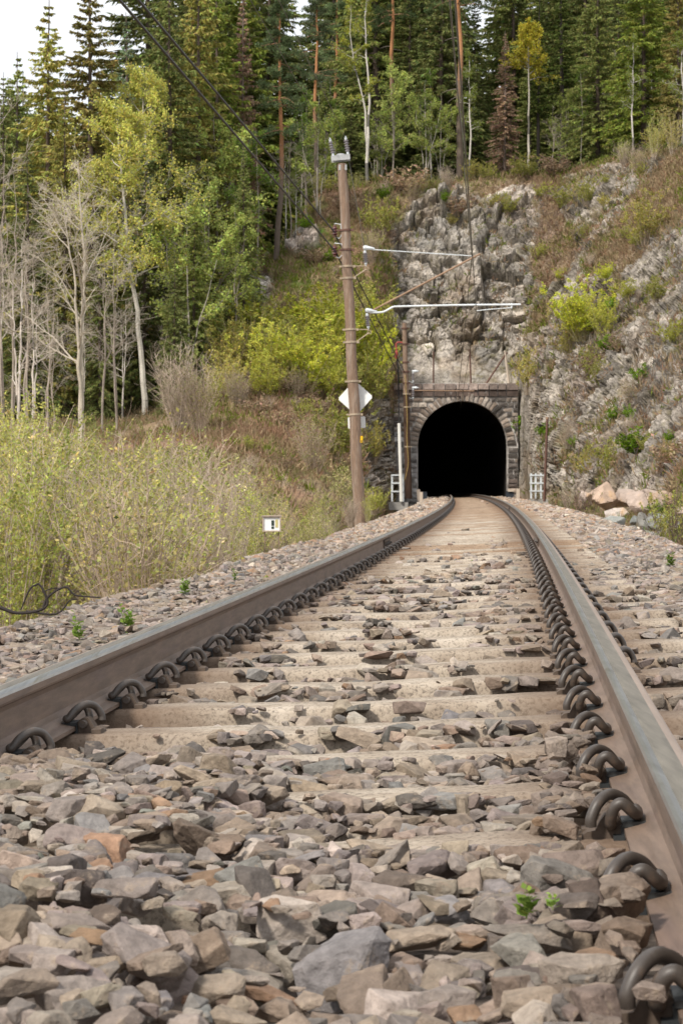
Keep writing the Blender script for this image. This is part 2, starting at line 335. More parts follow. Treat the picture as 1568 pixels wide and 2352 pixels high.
# ------------------------------------------------------------------ hillside with the rock cutting (profiles from foot to crest and beyond, one per bearing)
PROF = [
 (-900, [(1240, 60), (1150, 75), (1060, 90), (980, 105), (900, 120), (830, 140), (800, 170), (780, 240)]),
 (-150, [(1240, 35), (1150, 55), (1060, 75), (980, 95), (900, 115), (840, 135), (800, 165), (770, 240)]),
 (150, [(1240, 38), (1150, 58), (1060, 78), (970, 96), (900, 112), (830, 132), (790, 165), (760, 240)]),
 (340, [(1230, 42), (1120, 62), (1020, 82), (955, 98), (880, 112), (800, 128), (760, 165), (720, 240)]),
 (500, [(1215, 48), (1100, 68), (980, 88), (880, 100), (780, 109), (690, 117), (650, 150), (600, 240)]),
 (560, [(1208, 51), (1095, 71), (970, 90), (850, 102), (730, 110), (640, 118), (600, 150), (560, 240)]),
 (640, [(1200, 55), (1090, 75), (960, 92), (820, 104), (690, 112), (590, 119), (550, 150), (510, 240)]),
 (740, [(1185, 60), (1090, 82), (960, 98), (800, 108), (640, 115), (455, 124), (435, 145), (420, 240)]),
 (850, [(1165, 75), (1090, 95), (980, 105), (800, 112), (620, 117), (434, 126), (415, 145), (405, 240)]),
 (896, [(1150, 103), (1090, 109), (980, 112), (880, 114), (640, 119), (425, 126), (410, 145), (400, 240)]),
 (910, [(1150, 115.9), (1090, 116.1), (980, 116.4), (880, 116.9), (640, 120.5), (423, 127), (410, 145), (400, 240)]),
 (1062, [(1150, 115.9), (1090, 116.1), (980, 116.4), (880, 116.9), (640, 120.5), (416, 127), (405, 145), (400, 240)]),
 (1186, [(1150, 115.9), (1090, 116.0), (980, 116.2), (880, 116.6), (640, 120), (412, 127), (400, 145), (395, 240)]),
 (1204, [(1150, 112.5), (1080, 113), (980, 113.4), (880, 114.4), (640, 119), (410, 127), (400, 145), (395, 240)]),
 (1300, [(1155, 92), (1085, 96), (970, 101), (800, 109), (600, 117), (398, 127), (385, 145), (390, 240)]),
 (1400, [(1165, 76), (1100, 81), (970, 90), (800, 100), (600, 111), (372, 123), (360, 145), (375, 240)]),
 (1568, [(1180, 58), (1110, 63), (965, 75), (800, 87), (560, 100), (345, 114), (335, 145), (355, 240)]),
 (1720, [(1200, 45), (1120, 49), (960, 61), (800, 75), (540, 90), (325, 106), (320, 145), (340, 240)]),
 (2500, [(1260, 34), (1180, 38), (1050, 50), (900, 66), (700, 84), (500, 104), (450, 145), (420, 240)])]
pcx = np.array([p[0] for p in PROF], float); pyv = np.array([[q[0] for q in p[1]] for p in PROF], float); pzv = np.array([[q[1] for q in p[1]] for p in PROF], float)
U_ = np.unique(np.concatenate([np.linspace(-900, -150, 26), np.arange(-150, 520, 4.0), np.arange(520, 850, 3.4), np.arange(850, 1205, 2.4), np.arange(1205, 1610, 1.3), np.arange(1610, 1720, 4), np.linspace(1720, 2500, 40)]))
V_ = np.unique(np.concatenate([np.linspace(0, 1, 26), np.linspace(1, 5, 350), np.linspace(5, 5.4, 16), np.linspace(5.4, 7, 26)]))
def lofted(u, v):
    """undisplaced hill surface for bearing u and profile parameter v"""
    u = np.asarray(u, float); v = np.asarray(v, float); k = np.clip(np.floor(v).astype(int), 0, 6); f = v - k
    py0 = np.empty(u.shape); Z0 = np.empty(u.shape)
    for kk in range(7):
        m = k == kk
        if m.any():
            um = u[m]; fm = f[m]
            a, b = np.interp(um, pcx, pyv[:, kk]), np.interp(um, pcx, pyv[:, kk + 1]); py0[m] = a + (b - a) * fm
            a, b = np.interp(um, pcx, pzv[:, kk]), np.interp(um, pcx, pzv[:, kk + 1]); Z0[m] = a + (b - a) * fm
    z = CAMZ - (py0 - YH) * Z0 / F; z = z - 2.4 * np.clip(1 - v, 0, 1) ** 2
    return np.stack([(u - CX) * Z0 / F, Z0, z], -1), py0
UU, VV = np.meshgrid(U_, V_); HP, HPY = lofted(UU, VV); hs = HP.shape[:2]; P = HP.reshape(-1, 3); ub = UU.ravel(); pb = HPY.ravel(); vb = VV.ravel()
def blob(cx, cy, rx, ry): return np.clip(1.35 - np.sqrt(((ub - cx) / rx) ** 2 + ((pb - cy) / ry) ** 2), 0, 1)
nA = fbm(P * .16, 31, 4); nB = fbm(P * .5, 47, 4); nC = fbm(P * np.array((.9, .9, .5)), 63, 3)
rk = -.55 + 1.3 * np.maximum.reduce([blob(1075, 700, 190, 290), blob(1180, 520, 110, 120), blob(1000, 560, 120, 130)]) + .55 * nB
rk = np.where(ub < 860, np.minimum(rk, -.55 + .9 * nB), rk)
rk = np.maximum(rk, (-.28 + .95 * blob(1450, 800, 260, 480) + 1.0 * nA + .75 * nB) * sstep(1230, 1300, ub) - .3 * sstep(1300, 1230, ub))
rk = np.maximum(rk, 1.5 * blob(570, 660, 62, 52) - .6 + .5 * nB); rk = np.maximum(rk, 1.5 * blob(690, 560, 55, 36) - .75 + .5 * nB)
rk = np.maximum(rk, 1.7 * blob(872, 1030, 36, 110) - .35 + .3 * nB); rk = np.maximum(rk, 1.3 * blob(1230, 1000, 60, 170) - .3 + .4 * nB)
rk = rk - 1.1 * blob(1265, 560, 45, 80) - .9 * blob(1400, 620, 80, 90) - .7 * blob(1500, 480, 90, 60)
rock = sstep(-.08, .16, rk); rock *= sstep(5.02, 4.9, vb) * sstep(.2, .9, vb); ROCK = rock
# blocky, fractured rock: facets of two sizes, joints cut between them
tilt = np.array(Matrix.Rotation(.5, 3, 'Y') @ Matrix.Rotation(.35, 3, 'X'))
q = (P + .55 * np.stack([fbm(P * .7, s_, 3) for s_ in (1, 2, 3)], 1)) @ tilt.T
f1, f2, r1, o1 = worley(q * np.array((.40, .40, .34)), 11); g1, g2, r2, o2 = worley(q * np.array((.95, .95, .85)), 29); h1, h2, r3, o3 = worley(q * np.array((2.4, 2.4, 2.1)), 37)
dsp = 1.25 * (r1[:, 0] - .5) + .55 * (o1 * (r1 * 2 - 1)).sum(1) + .62 * (r2[:, 0] - .5) + .34 * (o2 * (r2 * 2 - 1)).sum(1) + (.13 * (r3[:, 0] - .5) + .10 * (o3 * (r3 * 2 - 1)).sum(1)) * (1 - .5 * sstep(1200, 1300, ub))
dsp -= .42 * sstep(.11, 0, f2 - f1) + .24 * sstep(.13, 0, g2 - g1) + .09 * sstep(.16, 0, h2 - h1); rg_ = 1 - np.abs(fbm(P * np.array((.8, .8, .55)) + .6 * nB[:, None], 58, 5)) * 2.2; wr_ = sstep(1205, 1290, ub); dsp = dsp * (1 - .45 * wr_) + wr_ * .4 * (rg_ - .4) + (.10 + .12 * wr_) * fbm(P * 3.3, 57, 4)
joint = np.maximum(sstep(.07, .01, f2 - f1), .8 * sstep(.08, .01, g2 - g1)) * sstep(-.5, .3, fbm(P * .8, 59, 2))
soft = .35 * nA + .22 * nB + .10 * fbm(P * 1.6, 77, 4)
disp = rock * dsp + (1 - .5 * rock) * soft
near_portal = sstep(895, 912, ub) * sstep(1262, 1206, ub) * sstep(3.55, 3.1, vb) * np.where(ub > 1190, .93, 1); disp *= 1 - near_portal; disp *= sstep(.2, .7, vb)
du = np.gradient(HP, axis=1); dv = np.gradient(HP, axis=0); nrm = np.cross(du.reshape(-1, 3), dv.reshape(-1, 3)); nrm /= np.linalg.norm(nrm, axis=1)[:, None] + 1e-9
nrm *= np.where(nrm[:, 1] > 0, -1, 1)[:, None]; nrm[nrm[:, 2] < -.2] *= 1
H = P + nrm * disp[:, None]; HN = nrm
HX = H.reshape(hs + (3,))
# colours of ground and rock
tan, red, olive, pink, green, dark = [np.array(c) for c in ((.30, .225, .14), (.32, .20, .13), (.18, .185, .06), (.33, .245, .185), (.10, .17, .025), (.045, .045, .022))]
def lerp(a, b, w): w = np.asarray(w)[:, None]; return a * (1 - w) + b * w
gcol = lerp(np.broadcast_to(tan, P.shape), red, sstep(-.05, .4, nA)); gcol = lerp(gcol, olive, sstep(.0, .35, fbm(P * .35, 83, 4)) * .85)
gcol = lerp(gcol, pink, np.clip(blob(1260, 540, 70, 110) + .8 * blob(1480, 560, 120, 120), 0, 1) * sstep(-.3, .3, nB))
gcol = lerp(gcol, red, np.clip(blob(650, 960, 150, 110), 0, 1) * sstep(-.35, .2, nB)); gcol = lerp(gcol, green, np.clip(blob(720, 545, 75, 45) + blob(930, 438, 90, 22) + .8 * blob(700, 640, 80, 60), 0, 1) * sstep(-.3, .3, nB))
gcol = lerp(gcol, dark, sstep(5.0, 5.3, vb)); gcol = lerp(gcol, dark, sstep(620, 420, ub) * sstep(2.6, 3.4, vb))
rcol = np.array((.43, .385, .335)) * (.70 + .55 * r1[:, 1:2]) * (.74 + .52 * r2[:, 1:2]) * (.85 + .3 * r3[:, 1:2]); rcol = lerp(rcol, np.array((.46, .38, .33)), sstep(.1, .5, nA) * .6); rcol = lerp(rcol, np.array((.24, .235, .22)), sstep(.15, .45, -nA) * .6)
rcol = lerp(rcol, np.array((.12, .10, .055)), joint * .7); rcol = lerp(rcol, np.array((.27, .20, .14)), sstep(.15, .45, fbm(P * .55, 71, 3)) * .5); rcol = rcol * (1 - .16 * sstep(1205, 1290, ub))[:, None]; gcol = lerp(gcol, rcol, rock)  # soil tone in the joints also paints recess shade into the rock colour
idx = np.arange(hs[0] * hs[1]).reshape(hs); quads = np.stack([idx[:-1, :-1], idx[:-1, 1:], idx[1:, 1:], idx[1:, :-1]], -1).reshape(-1, 4)
fc = H[quads].mean(1); PY0 = 115.0
cut = (np.abs(fc[:, 0] - xc(fc[:, 1])) < 2.72) & (fc[:, 1] > 114.5) & (fc[:, 1] < 119.5) & (fc[:, 2] < 5.55)
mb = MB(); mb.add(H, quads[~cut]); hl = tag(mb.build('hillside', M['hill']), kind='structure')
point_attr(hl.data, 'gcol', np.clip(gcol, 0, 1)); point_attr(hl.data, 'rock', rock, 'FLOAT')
def hill_z(X, Y):
    i = np.argmin((H[:, 0] - X) ** 2 + (H[:, 1] - Y) ** 2); return H[i, 2]
def on_hill(px, py, v0=.3, v1=5.2):
    """the place on the built hillside that the photo shows at px, py (the front surface)"""
    m = (vb > v0) & (vb < v1) & (np.abs(ub - px) < 12); j = np.where(m)[0]
    sx = CX + F * H[j, 0] / H[j, 1]; sy = YH + F * (CAMZ - H[j, 2]) / H[j, 1]
    dd = (sx - px) ** 2 + (sy - py) ** 2; near_ = j[dd < dd.min() + 40]; i = near_[np.argmin(H[near_, 1])]; return Vector(H[i])

# ------------------------------------------------------------------ tunnel portal
po, pR, pT, pU = frame(PY0); pU = Vector((0, 0, 1)); pR = Vector((pT.y, -pT.x, 0)).normalized(); pF = Vector((-pT.x, -pT.y, 0)).normalized()
def pw(x, z, out=0.): return po * 1 + pR * x + Vector((0, 0, z - po.z)) + pF * out
AR, AZ, WL, WR, WT = 2.57, 2.82, -3.97, 3.2, 6.42
portal = empty('tunnel_portal', pw(0, -.4), 'old dark masonry railway tunnel portal with arched black opening in the rock face', 'tunnel portal')
def local(o, root): o.parent = root; o.matrix_parent_inverse = root.matrix_world.inverted() if False else Matrix.Translation(-root.location); return o
rp = random.Random(3)
arch = [(-AR, -.7), (-AR, .5), (-AR, 1.6)] + [(-AR * math.cos(a), AZ + AR * math.sin(a)) for a in np.linspace(0, math.pi, 31)] + [(AR, 1.6), (AR, .5), (AR, -.7)]
def outer(x, z):
    if z <= AZ: return ((WL if x < 0 else WR), z)
    a = math.atan2(z - AZ, x); t1 = (WR if x > 0 else -WL) / max(abs(math.cos(a)), 1e-6); t2 = (WT - AZ) / max(math.sin(a), 1e-6); t = min(t1, t2); return (t * math.cos(a), AZ + t * math.sin(a))
mb = MB(); n = len(arch); V = []
for x, z in arch:
    ox, oz = outer(x, z); V += [pw(x, z, 0), pw(ox, oz, 0), pw(x, z, -.8), pw(ox, oz, -.8)]
Q = []
for i in range(n - 1):
    a, b = 4 * i, 4 * (i + 1); Q += [(a, b, b + 1, a + 1), (a, a + 2, b + 2, b), (a + 1, b + 1, b + 3, a + 3)]
mb.add(V, Q)
for cx_, cz_ in ((WL, WT), (WR, WT)):                    # the two upper corners the fan leaves out
    k = min(range(n), key=lambda i: -((outer(*arch[i])[0] - 0) * (1 if cx_ > 0 else -1)) + (0 if abs(outer(*arch[i])[1] - WT) < 1e-6 else 99))
    k2 = min(range(n), key=lambda i: (0 if abs(outer(*arch[i])[0] - cx_) < 1e-6 else 99) - outer(*arch[i])[1] * .1)
    p1, p2 = outer(*arch[k]), outer(*arch[k2]); mb.add([pw(cx_, cz_), pw(*p1), pw(*p2), pw(*p1)], [(0, 1, 2)])
back = local(mb.build('backing_wall', M['mortar']), portal)
mb = MB()
def block(corners, out, col):                            # a rough-faced block from four corners in the wall's plane
    c = np.array(corners); ctr = c.mean(0); V = []
    for x, z in c: V.append(pw(x, z, -.05))
    for x, z in c: V.append(pw(x + (ctr[0] - x) * .03 + rp.uniform(-.012, .012), z + (ctr[1] - z) * .03 + rp.uniform(-.012, .012), out * rp.uniform(.7, 1.1)))
    V.append(pw(ctr[0] + rp.uniform(-.05, .05), ctr[1] + rp.uniform(-.03, .03), out * 1.25))
    mb.add(V, [(0, 1, 5, 4), (1, 2, 6, 5), (2, 3, 7, 6), (3, 0, 4, 7)], col); mb.add(V, [(4, 5, 8), (5, 6, 8), (6, 7, 8), (7, 4, 8)], col)
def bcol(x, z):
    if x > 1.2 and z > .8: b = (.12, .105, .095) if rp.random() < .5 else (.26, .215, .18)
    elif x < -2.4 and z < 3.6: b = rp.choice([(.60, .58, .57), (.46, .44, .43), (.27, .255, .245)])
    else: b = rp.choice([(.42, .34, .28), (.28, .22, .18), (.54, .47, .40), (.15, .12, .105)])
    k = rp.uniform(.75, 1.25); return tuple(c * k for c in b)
z = -.5
while z < 5.62:
    h = rp.uniform(.24, .34); h = min(h, 5.66 - z) if 5.66 - z > .2 else 5.66 - z
    if h < .12: break
    zm = z + h / 2; xe = 0
    ro = AR + .54
    if zm > AZ: xe = math.sqrt(max(ro * ro - (zm - AZ) ** 2, 0)) if zm < AZ + ro else 0
    else: xe = AR + .02
    for s0, s1 in (((WL, -xe), (xe, WR)) if xe > 0 else ((WL, WR),)):
        x = s0
        while x < s1 - .1:
            w_ = rp.uniform(.28, .62); w_ = s1 - x if s1 - x - w_ < .2 else w_
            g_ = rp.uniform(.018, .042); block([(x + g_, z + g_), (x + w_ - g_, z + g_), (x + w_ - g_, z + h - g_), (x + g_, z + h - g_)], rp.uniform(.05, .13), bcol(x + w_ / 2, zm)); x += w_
    z += h
nv = 33
for i in range(nv):                                      # ring of voussoirs
    a0, a1 = math.pi * i / nv + .010, math.pi * (i + 1) / nv - .010; ro = AR + rp.uniform(.40, .58); ri = AR + .005
    xs = [(ri * math.cos(a0), AZ + ri * math.sin(a0)), (ro * math.cos(a0), AZ + ro * math.sin(a0)), (ro * math.cos(a1), AZ + ro * math.sin(a1)), (ri * math.cos(a1), AZ + ri * math.sin(a1))]
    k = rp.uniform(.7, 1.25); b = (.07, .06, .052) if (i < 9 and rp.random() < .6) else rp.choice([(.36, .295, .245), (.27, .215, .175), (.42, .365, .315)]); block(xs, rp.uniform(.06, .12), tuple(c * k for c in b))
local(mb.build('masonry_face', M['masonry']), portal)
mb = MB(); x = WL - .02
while x < WR - .05:                                      # coping course
    w_ = min(rp.uniform(.42, .72), WR + .05 - x); g_ = .026; k = rp.uniform(.6, 1.25)
    c0 = pw(x + w_ / 2, 5.86 + .0, 0); ang = Matrix.Rotation(math.atan2(pR.y, pR.x), 4, 'Z')
    mb.box(pw(x + w_ / 2, 5.85, -.25), (w_ - g_ * 2, .8 - rp.uniform(0, .06), .36), ang, tuple(c * k * .8 for c in (.17, .125, .105)))
    mb.box(pw(x + w_ / 2, 6.22, -.20 + rp.uniform(-.02, .03)), (w_ - g_ * 2, .84, .36 + rp.uniform(-.04, .02)), ang, tuple(c * k for c in (.34, .27, .235))); x += w_
local(mb.build('coping', M['masonry']), portal)
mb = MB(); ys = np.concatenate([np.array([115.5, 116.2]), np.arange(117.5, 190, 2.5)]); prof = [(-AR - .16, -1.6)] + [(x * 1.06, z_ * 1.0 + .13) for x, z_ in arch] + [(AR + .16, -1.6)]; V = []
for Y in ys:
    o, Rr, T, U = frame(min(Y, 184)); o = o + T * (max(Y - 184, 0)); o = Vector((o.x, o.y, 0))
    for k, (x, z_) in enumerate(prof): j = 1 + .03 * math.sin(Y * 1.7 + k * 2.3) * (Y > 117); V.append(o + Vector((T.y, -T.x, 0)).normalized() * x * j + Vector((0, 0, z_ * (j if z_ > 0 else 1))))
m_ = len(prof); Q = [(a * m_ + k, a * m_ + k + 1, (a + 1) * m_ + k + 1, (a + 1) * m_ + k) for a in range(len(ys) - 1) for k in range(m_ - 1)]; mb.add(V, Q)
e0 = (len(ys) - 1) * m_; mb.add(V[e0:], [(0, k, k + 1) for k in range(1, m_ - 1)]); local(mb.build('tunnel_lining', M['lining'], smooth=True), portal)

# ------------------------------------------------------------------ rails
HALF = [(.0625, 0), (.0625, .010), (.030, .018), (.012, .030), (.0075, .045), (.0075, .105), (.012, .117), (.031, .126), (.0335, .132), (.0335, .146), (.031, .152), (.026, .156), (.019, .158), (.0135, .159), (.006, .1595)]
HALF = [(x * (1.06 if z_ < .05 else 1.0), z_ * 1.078) for x, z_ in HALF]
PRF = [(x, z_) for x, z_ in HALF] + [(-x, z_) for x, z_ in HALF[::-1]]
ry = np.concatenate([np.arange(-1.2, 40, .35), np.arange(40, 125, .6), np.arange(125, 184, 1.5)])
RC = .7515
def make_rail(side, label):
    root = empty('rail', tp(0, side * RC, 0), label, 'rail', 'the two running rails')
    mb = MB(); V = []; m_ = len(PRF)
    for Y in ry:
        for x, z_ in PRF: V.append(tp(Y, side * RC + x - side * z_ * .025, .008 + z_))
    V = np.array(V); k = np.arange(m_ - 1)
    mid = np.array([(PRF[i][1] + PRF[i + 1][1]) / 2 for i in range(m_ - 1)]); mx_ = -side * np.array([(PRF[i][0] + PRF[i + 1][0]) / 2 for i in range(m_ - 1)]); mat_i = np.where(mid < .160, 0, np.where(mx_ > .018, 1, np.where(mx_ > -.0125, 3, 2)))
    Q = np.concatenate([np.stack([a * m_ + k, a * m_ + k + 1, (a + 1) * m_ + k + 1, (a + 1) * m_ + k], 1) for a in range(len(ry) - 1)])
    mb.add(V, Q, m=np.tile(mat_i, len(ry) - 1)); mb.add(V[:m_], [(0, i, i + 1) for i in range(1, m_ - 1)])
    local(mb.build('rail_bar', [M['rail'], M['rail_top'], M['rail_edge'], M['rail_mid']]), root)
    for inner in ((1,) if side < 0 else (-1, 1)):
        for y0 in ((19.2,) if side < 0 else (18.3, 44.0)):                                  # joint plates bolted to the web
            mb = MB(); V = []; pr = [(.008, .026), (.026, .034), (.026, .050), (.019, .062), (.019, .090), (.028, .104), (.028, .118), (.010, .121)]; yy = np.linspace(y0, y0 + 1.0, 5)
            for Y in yy:
                for x, z_ in pr: V.append(tp(Y, side * RC + inner * x, .008 + z_))
            mm = len(pr); mb.add(V, [(a * mm + i, a * mm + i + 1, (a + 1) * mm + i + 1, (a + 1) * mm + i) for a in range(4) for i in range(mm - 1)]); mb.add(V[:mm], [(0, i, i + 1) for i in range(1, mm - 1)])
            pl = local(mb.build('joint_plate', M['shoulder']), root)
            for b in range(4):
                Y = y0 + .14 + .24 * b; mb = MB(); o = tp(Y, side * RC + inner * .017, .084); ax = frame(Y)[1] * inner; mb.lathe(o, ax, [(0, .019), (.014, .019), (.016, .012), (.03, .012)], 6); bo = mb.build('bolt', M['clip']); bo.parent = pl; bo.matrix_parent_inverse = Matrix.Identity(4)
    return root
make_rail(-1, 'left running rail, rusty brown web seen from inside, curving toward the tunnel')
make_rail(1, 'right running rail with bluish polished top, crossing the right edge of the photo')

# ------------------------------------------------------------------ sleepers
def sleeper_mesh(seed):
    mb = MB(); xs = np.concatenate([[-1.2], np.linspace(-1.19, 1.19, 61), [1.2]]); sec = [(-.125, -.2), (-.105, -.06), (-.095, -.018), (-.086, -.006), (-.072, 0), (.072, 0), (.086, -.006), (.095, -.018), (.105, -.06), (.125, -.2)]
    V = np.array([(x, y * (.97 if abs(x) == 1.2 else 1), z_ - (.012 if abs(x) == 1.2 and z_ > -.1 else 0) - (.010 * max(0, 1 - abs(x) / .55))) for x in xs for y, z_ in sec])
    seat = (np.abs(np.abs(V[:, 0]) - .75) < .2)
    nz = fbm(V * np.array((6, 9, 9)) + seed * 31.7, seed, 4); V[:, 2] += nz * .006 * ~seat; V[:, 1] += fbm(V * np.array((5, 1, 7)) + seed * 11.1, seed + 5, 4) * .014 * np.sign(V[:, 1])
    m_ = len(sec); n = len(xs); mb.add(V, [(a * m_ + i, (a + 1) * m_ + i, (a + 1) * m_ + i + 1, a * m_ + i + 1) for a in range(n - 1) for i in range(m_ - 1)])
    for a in (0, n - 1): mb.add(V[a * m_:(a + 1) * m_], [(0, i, i + 1) if a == 0 else (0, i + 1, i) for i in range(1, m_ - 1)])
    me = mb.mesh('sleeper', True); me.materials.append(M['sleeper']); return me
SM = [sleeper_mesh(k) for k in range(6)]; SMB = []
for me in SM: m2_ = me.copy(); m2_.materials.clear(); m2_.materials.append(M['sleeper_brown']); SMB.append(m2_)
def mat_of(Y, d, h, flip=False):
    o, Rr, T, U = frame(Y); p = o + Rr * d + U * h
    if flip: Rr, T = -Rr, -T
    m = Matrix((Rr, T, U)).transposed().to_4x4(); m.translation = p; return m
sgroup = 'concrete sleepers under the track'
for k, Y in enumerate(SLY):
    if Y < 3.0: continue
    o = link('sleeper', SM[(k * 5) % 6] if k < 16 + 60 * rp.random() else SMB[(k * 5) % 6]); mt = mat_of(Y, 0, 0); mt = mt @ Matrix.Rotation((rp.random() - .5) * .012, 4, 'Z')
    if k % 2: mt = mt @ Matrix.Rotation(math.pi, 4, 'Z')
    o.matrix_world = mt
    i = k - 3
    if i < 3: lb = f'concrete sleeper half buried in loose ballast, {ordw(i)} from the bottom of the photo' if i > 0 else 'concrete sleeper almost buried in ballast at the bottom of the photo'
    elif i < 90: lb = f'tan concrete sleeper across the track, {ordw(i)} from the bottom of the photo'
    else: lb = 'one of the far tan concrete sleepers packed together before the tunnel mouth'
    tag(o, lb, 'sleeper', sgroup)

# ------------------------------------------------------------------ spring clips
def crom(pts, k=5):
    P_ = np.array(pts, float); P_ = np.vstack([2 * P_[0] - P_[1], P_, 2 * P_[-1] - P_[-2]]); out = []
    for i in range(1, len(P_) - 2):
        a, b, c, d = P_[i - 1:i + 3]
        for t in np.linspace(0, 1, k, endpoint=False): out.append(.5 * (2 * b + (c - a) * t + (2 * a - 5 * b + 4 * c - d) * t * t + (3 * b - a - 3 * c + d) * t ** 3))
    return np.array(out + [P_[-2]])
CP = [(-.046, .097, .026), (-.047, .095, .050), (-.036, .075, .080), (-.006, .046, .091), (.024, .014, .076), (.040, -.010, .050), (.036, -.019, .041), (.004, -.021, .0395), (-.028, -.017, .043), (-.050, -.002, .064), (-.056, .019, .080), (-.055, .038, .071), (-.048, .048, .046), (-.032, .048, .027), (.050, .048, .024)]
def clip_meshes(k, sides):
    c = crom([(n_ * .70 - .010, -t_ * .92, max(.026 if n_ > .03 else .041, z_ * .82)) for t_, n_, z_ in CP], k); a = MB(); a.tube(c, .0102, sides)
    b = MB(); sec = [(.004, -.002), (.010, .026), (.022, .042), (.036, .049), (.056, .049), (.068, .036), (.080, .017), (.100, .015), (.112, .008), (.114, -.002)]; V = [(x * .70 - .006, y, z_ * .84) for y in (-.022, .022) for x, z_ in sec]; m_ = len(sec)
    b.add(V, [(i, i + 1, m_ + i + 1, m_ + i) for i in range(m_ - 1)]); b.add(V, [(0, i + 1, i) for i in range(1, m_ - 1)] + [(m_, m_ + i, m_ + i + 1) for i in range(1, m_ - 1)])
    b.box((.060, -.030, .005), (.026, .042, .014)); d = MB(); d.box((-.018, 0, .0255), (.044, .070, .009)); d.box((.002, 0, .010), (.008, .060, .026)); d.box((.010, .03, .004), (.02, .03, .008))
    return a, b, d
ca, cb_, cd = clip_meshes(5, 12)
m1 = ca.mesh('spring', True); m1.materials.append(M['clip']); m2 = cb_.mesh('shoulder'); m2.materials.append(M['shoulder']); m3 = cd.mesh('insulator'); m3.materials.append(M['insul'])
fa, fb, fd = clip_meshes(3, 6); mf = MB()
for src, mi in ((fa, 0), (fb, 1), (fd, 2)):
    V = np.concatenate(src.v)
    for Fq, c_, _ in src.q: mf.add(V, Fq, None, mi)
    for Ft, c_, _ in src.t: mf.add(V, Ft, None, mi)
mfar = mf.mesh('rail_clip'); [mfar.materials.append(M[x]) for x in ('clip', 'shoulder', 'insul')]
rows = [('inner side of the right rail', 1, -1, 0, 110), ('inner side of the left rail', -1, 1, 4, 112), ('outer side of the right rail', 1, 1, 7, 85)]
rest = MB(); proto = None
_fv = np.concatenate(mf.v); 
for wh, side, inner, k0, k1 in rows:
    for k in range(k0, NSL - 2):
        Y = SP0 + SPD * k; mt = mat_of(Y, side * RC + inner * .066, 0, flip=(inner < 0)); i = k - k0 + 1
        if k < k1:
            if i <= 60:
                root = empty('rail_clip', (0, 0, 0)); root.matrix_world = mt
                for nm, me in (('spring', m1), ('shoulder', m2), ('insulator', m3)): link(nm, me, root)
                wd = {1: 'of black steel rod'}.get(0, '')
                lb = f'steel spring clip on the {wh}, {ordw(i)} from the bottom'
            else:
                root = link('rail_clip', mfar); root.matrix_world = mt; lb = f'one of the far dark spring clips crowded along the {wh}'
            tag(root, lb, 'rail clip', 'spring clips along the ' + wh)
        else:
            V = _fv @ np.array(mt.to_3x3()).T + np.array(mt.translation)
            for Fq, c_, mi in mf.q: rest.q.append((Fq + rest.n, c_, mi))
            for Ft, c_, mi in mf.t: rest.t.append((Ft + rest.n, c_, mi))
            rest.v.append(V); rest.n += len(V)
tag(rest.build('rail_clips', [M['clip'], M['shoulder'], M['insul']]), 'tiny dark spring clips in a row where the rails near the tunnel', 'rail clips', kind='stuff')
print('track', round(time.time() - T00, 1))
# ------------------------------------------------------------------ ballast
rs = np.random.default_rng(11)
def stone_proto(seed, bev, flat):
    r = np.random.default_rng(seed); bm = bmesh.new(); n = 15 + seed % 7
    d = r.normal(size=(n, 3)); d /= np.linalg.norm(d, axis=1)[:, None]; d = np.sign(d) * np.abs(d) ** .52; d *= r.uniform(.80, 1.08, (n, 1)); d /= np.abs(d).max(0)
    d *= (1, r.uniform(.6, .9), flat)
    for p in d: bm.verts.new(p)
    bmesh.ops.convex_hull(bm, input=bm.verts); [bm.verts.remove(v) for v in list(bm.verts) if not v.link_faces]
    bmesh.ops.dissolve_limit(bm, angle_limit=R2(14), verts=bm.verts, edges=bm.edges)
    if bev:
        bmesh.ops.bevel(bm, geom=bm.edges[:], offset=.035, segments=1, affect='EDGES', clamp_overlap=True)
        bmesh.ops.triangulate(bm, faces=bm.faces); bmesh.ops.subdivide_edges(bm, edges=[e for e in bm.edges if e.calc_length() > .45], cuts=1, use_grid_fill=True)
        if bev > 1: [bmesh.ops.subdivide_edges(bm, edges=[e for e in bm.edges if e.calc_length() > lim], cuts=1, use_grid_fill=True) for lim in (.36, .26, .19)]
    bmesh.ops.triangulate(bm, faces=bm.faces); bm.normal_update()
    V = np.array([v.co[:] for v in bm.verts]); Fc = np.array([[v.index for v in f.verts] for f in bm.faces] if not bm.verts.index_update() else 0); bm.free()
    if bev: V = V + .032 * np.stack([fbm(V * 3.4 + seed * 7.7, s_, 2) for s_ in (1, 2, 3)], 1)
    if bev > 1: V = V + .030 * np.stack([fbm(V * 6 + seed * 3.7, s_, 3) for s_ in (4, 5, 6)], 1)
    return V, Fc
FL = [.34, .42, .5, .6, .7, .82]; SH = ['slab-like', 'flat', 'wedge-shaped', 'angular', 'blocky', 'chunky']
NEAR = [stone_proto(100 + i, 1, FL[i % 6]) for i in range(30)]; NEARH = [stone_proto(100 + i, 2, FL[i % 6]) for i in range(30)]; FARP = [stone_proto(200 + i, 0, FL[i % 6]) for i in range(18)]
PAL = np.array([(.275, .228, .196), (.252, .217, .192), (.300, .240, .188), (.205, .190, .178), (.270, .175, .115), (.135, .116, .102), (.370, .315, .265), (.245, .185, .142), (.225, .215, .185)])
PN = ['taupe', 'grey', 'tan', 'ashen', 'rusty', 'charcoal', 'pale', 'brown', 'olive-grey']
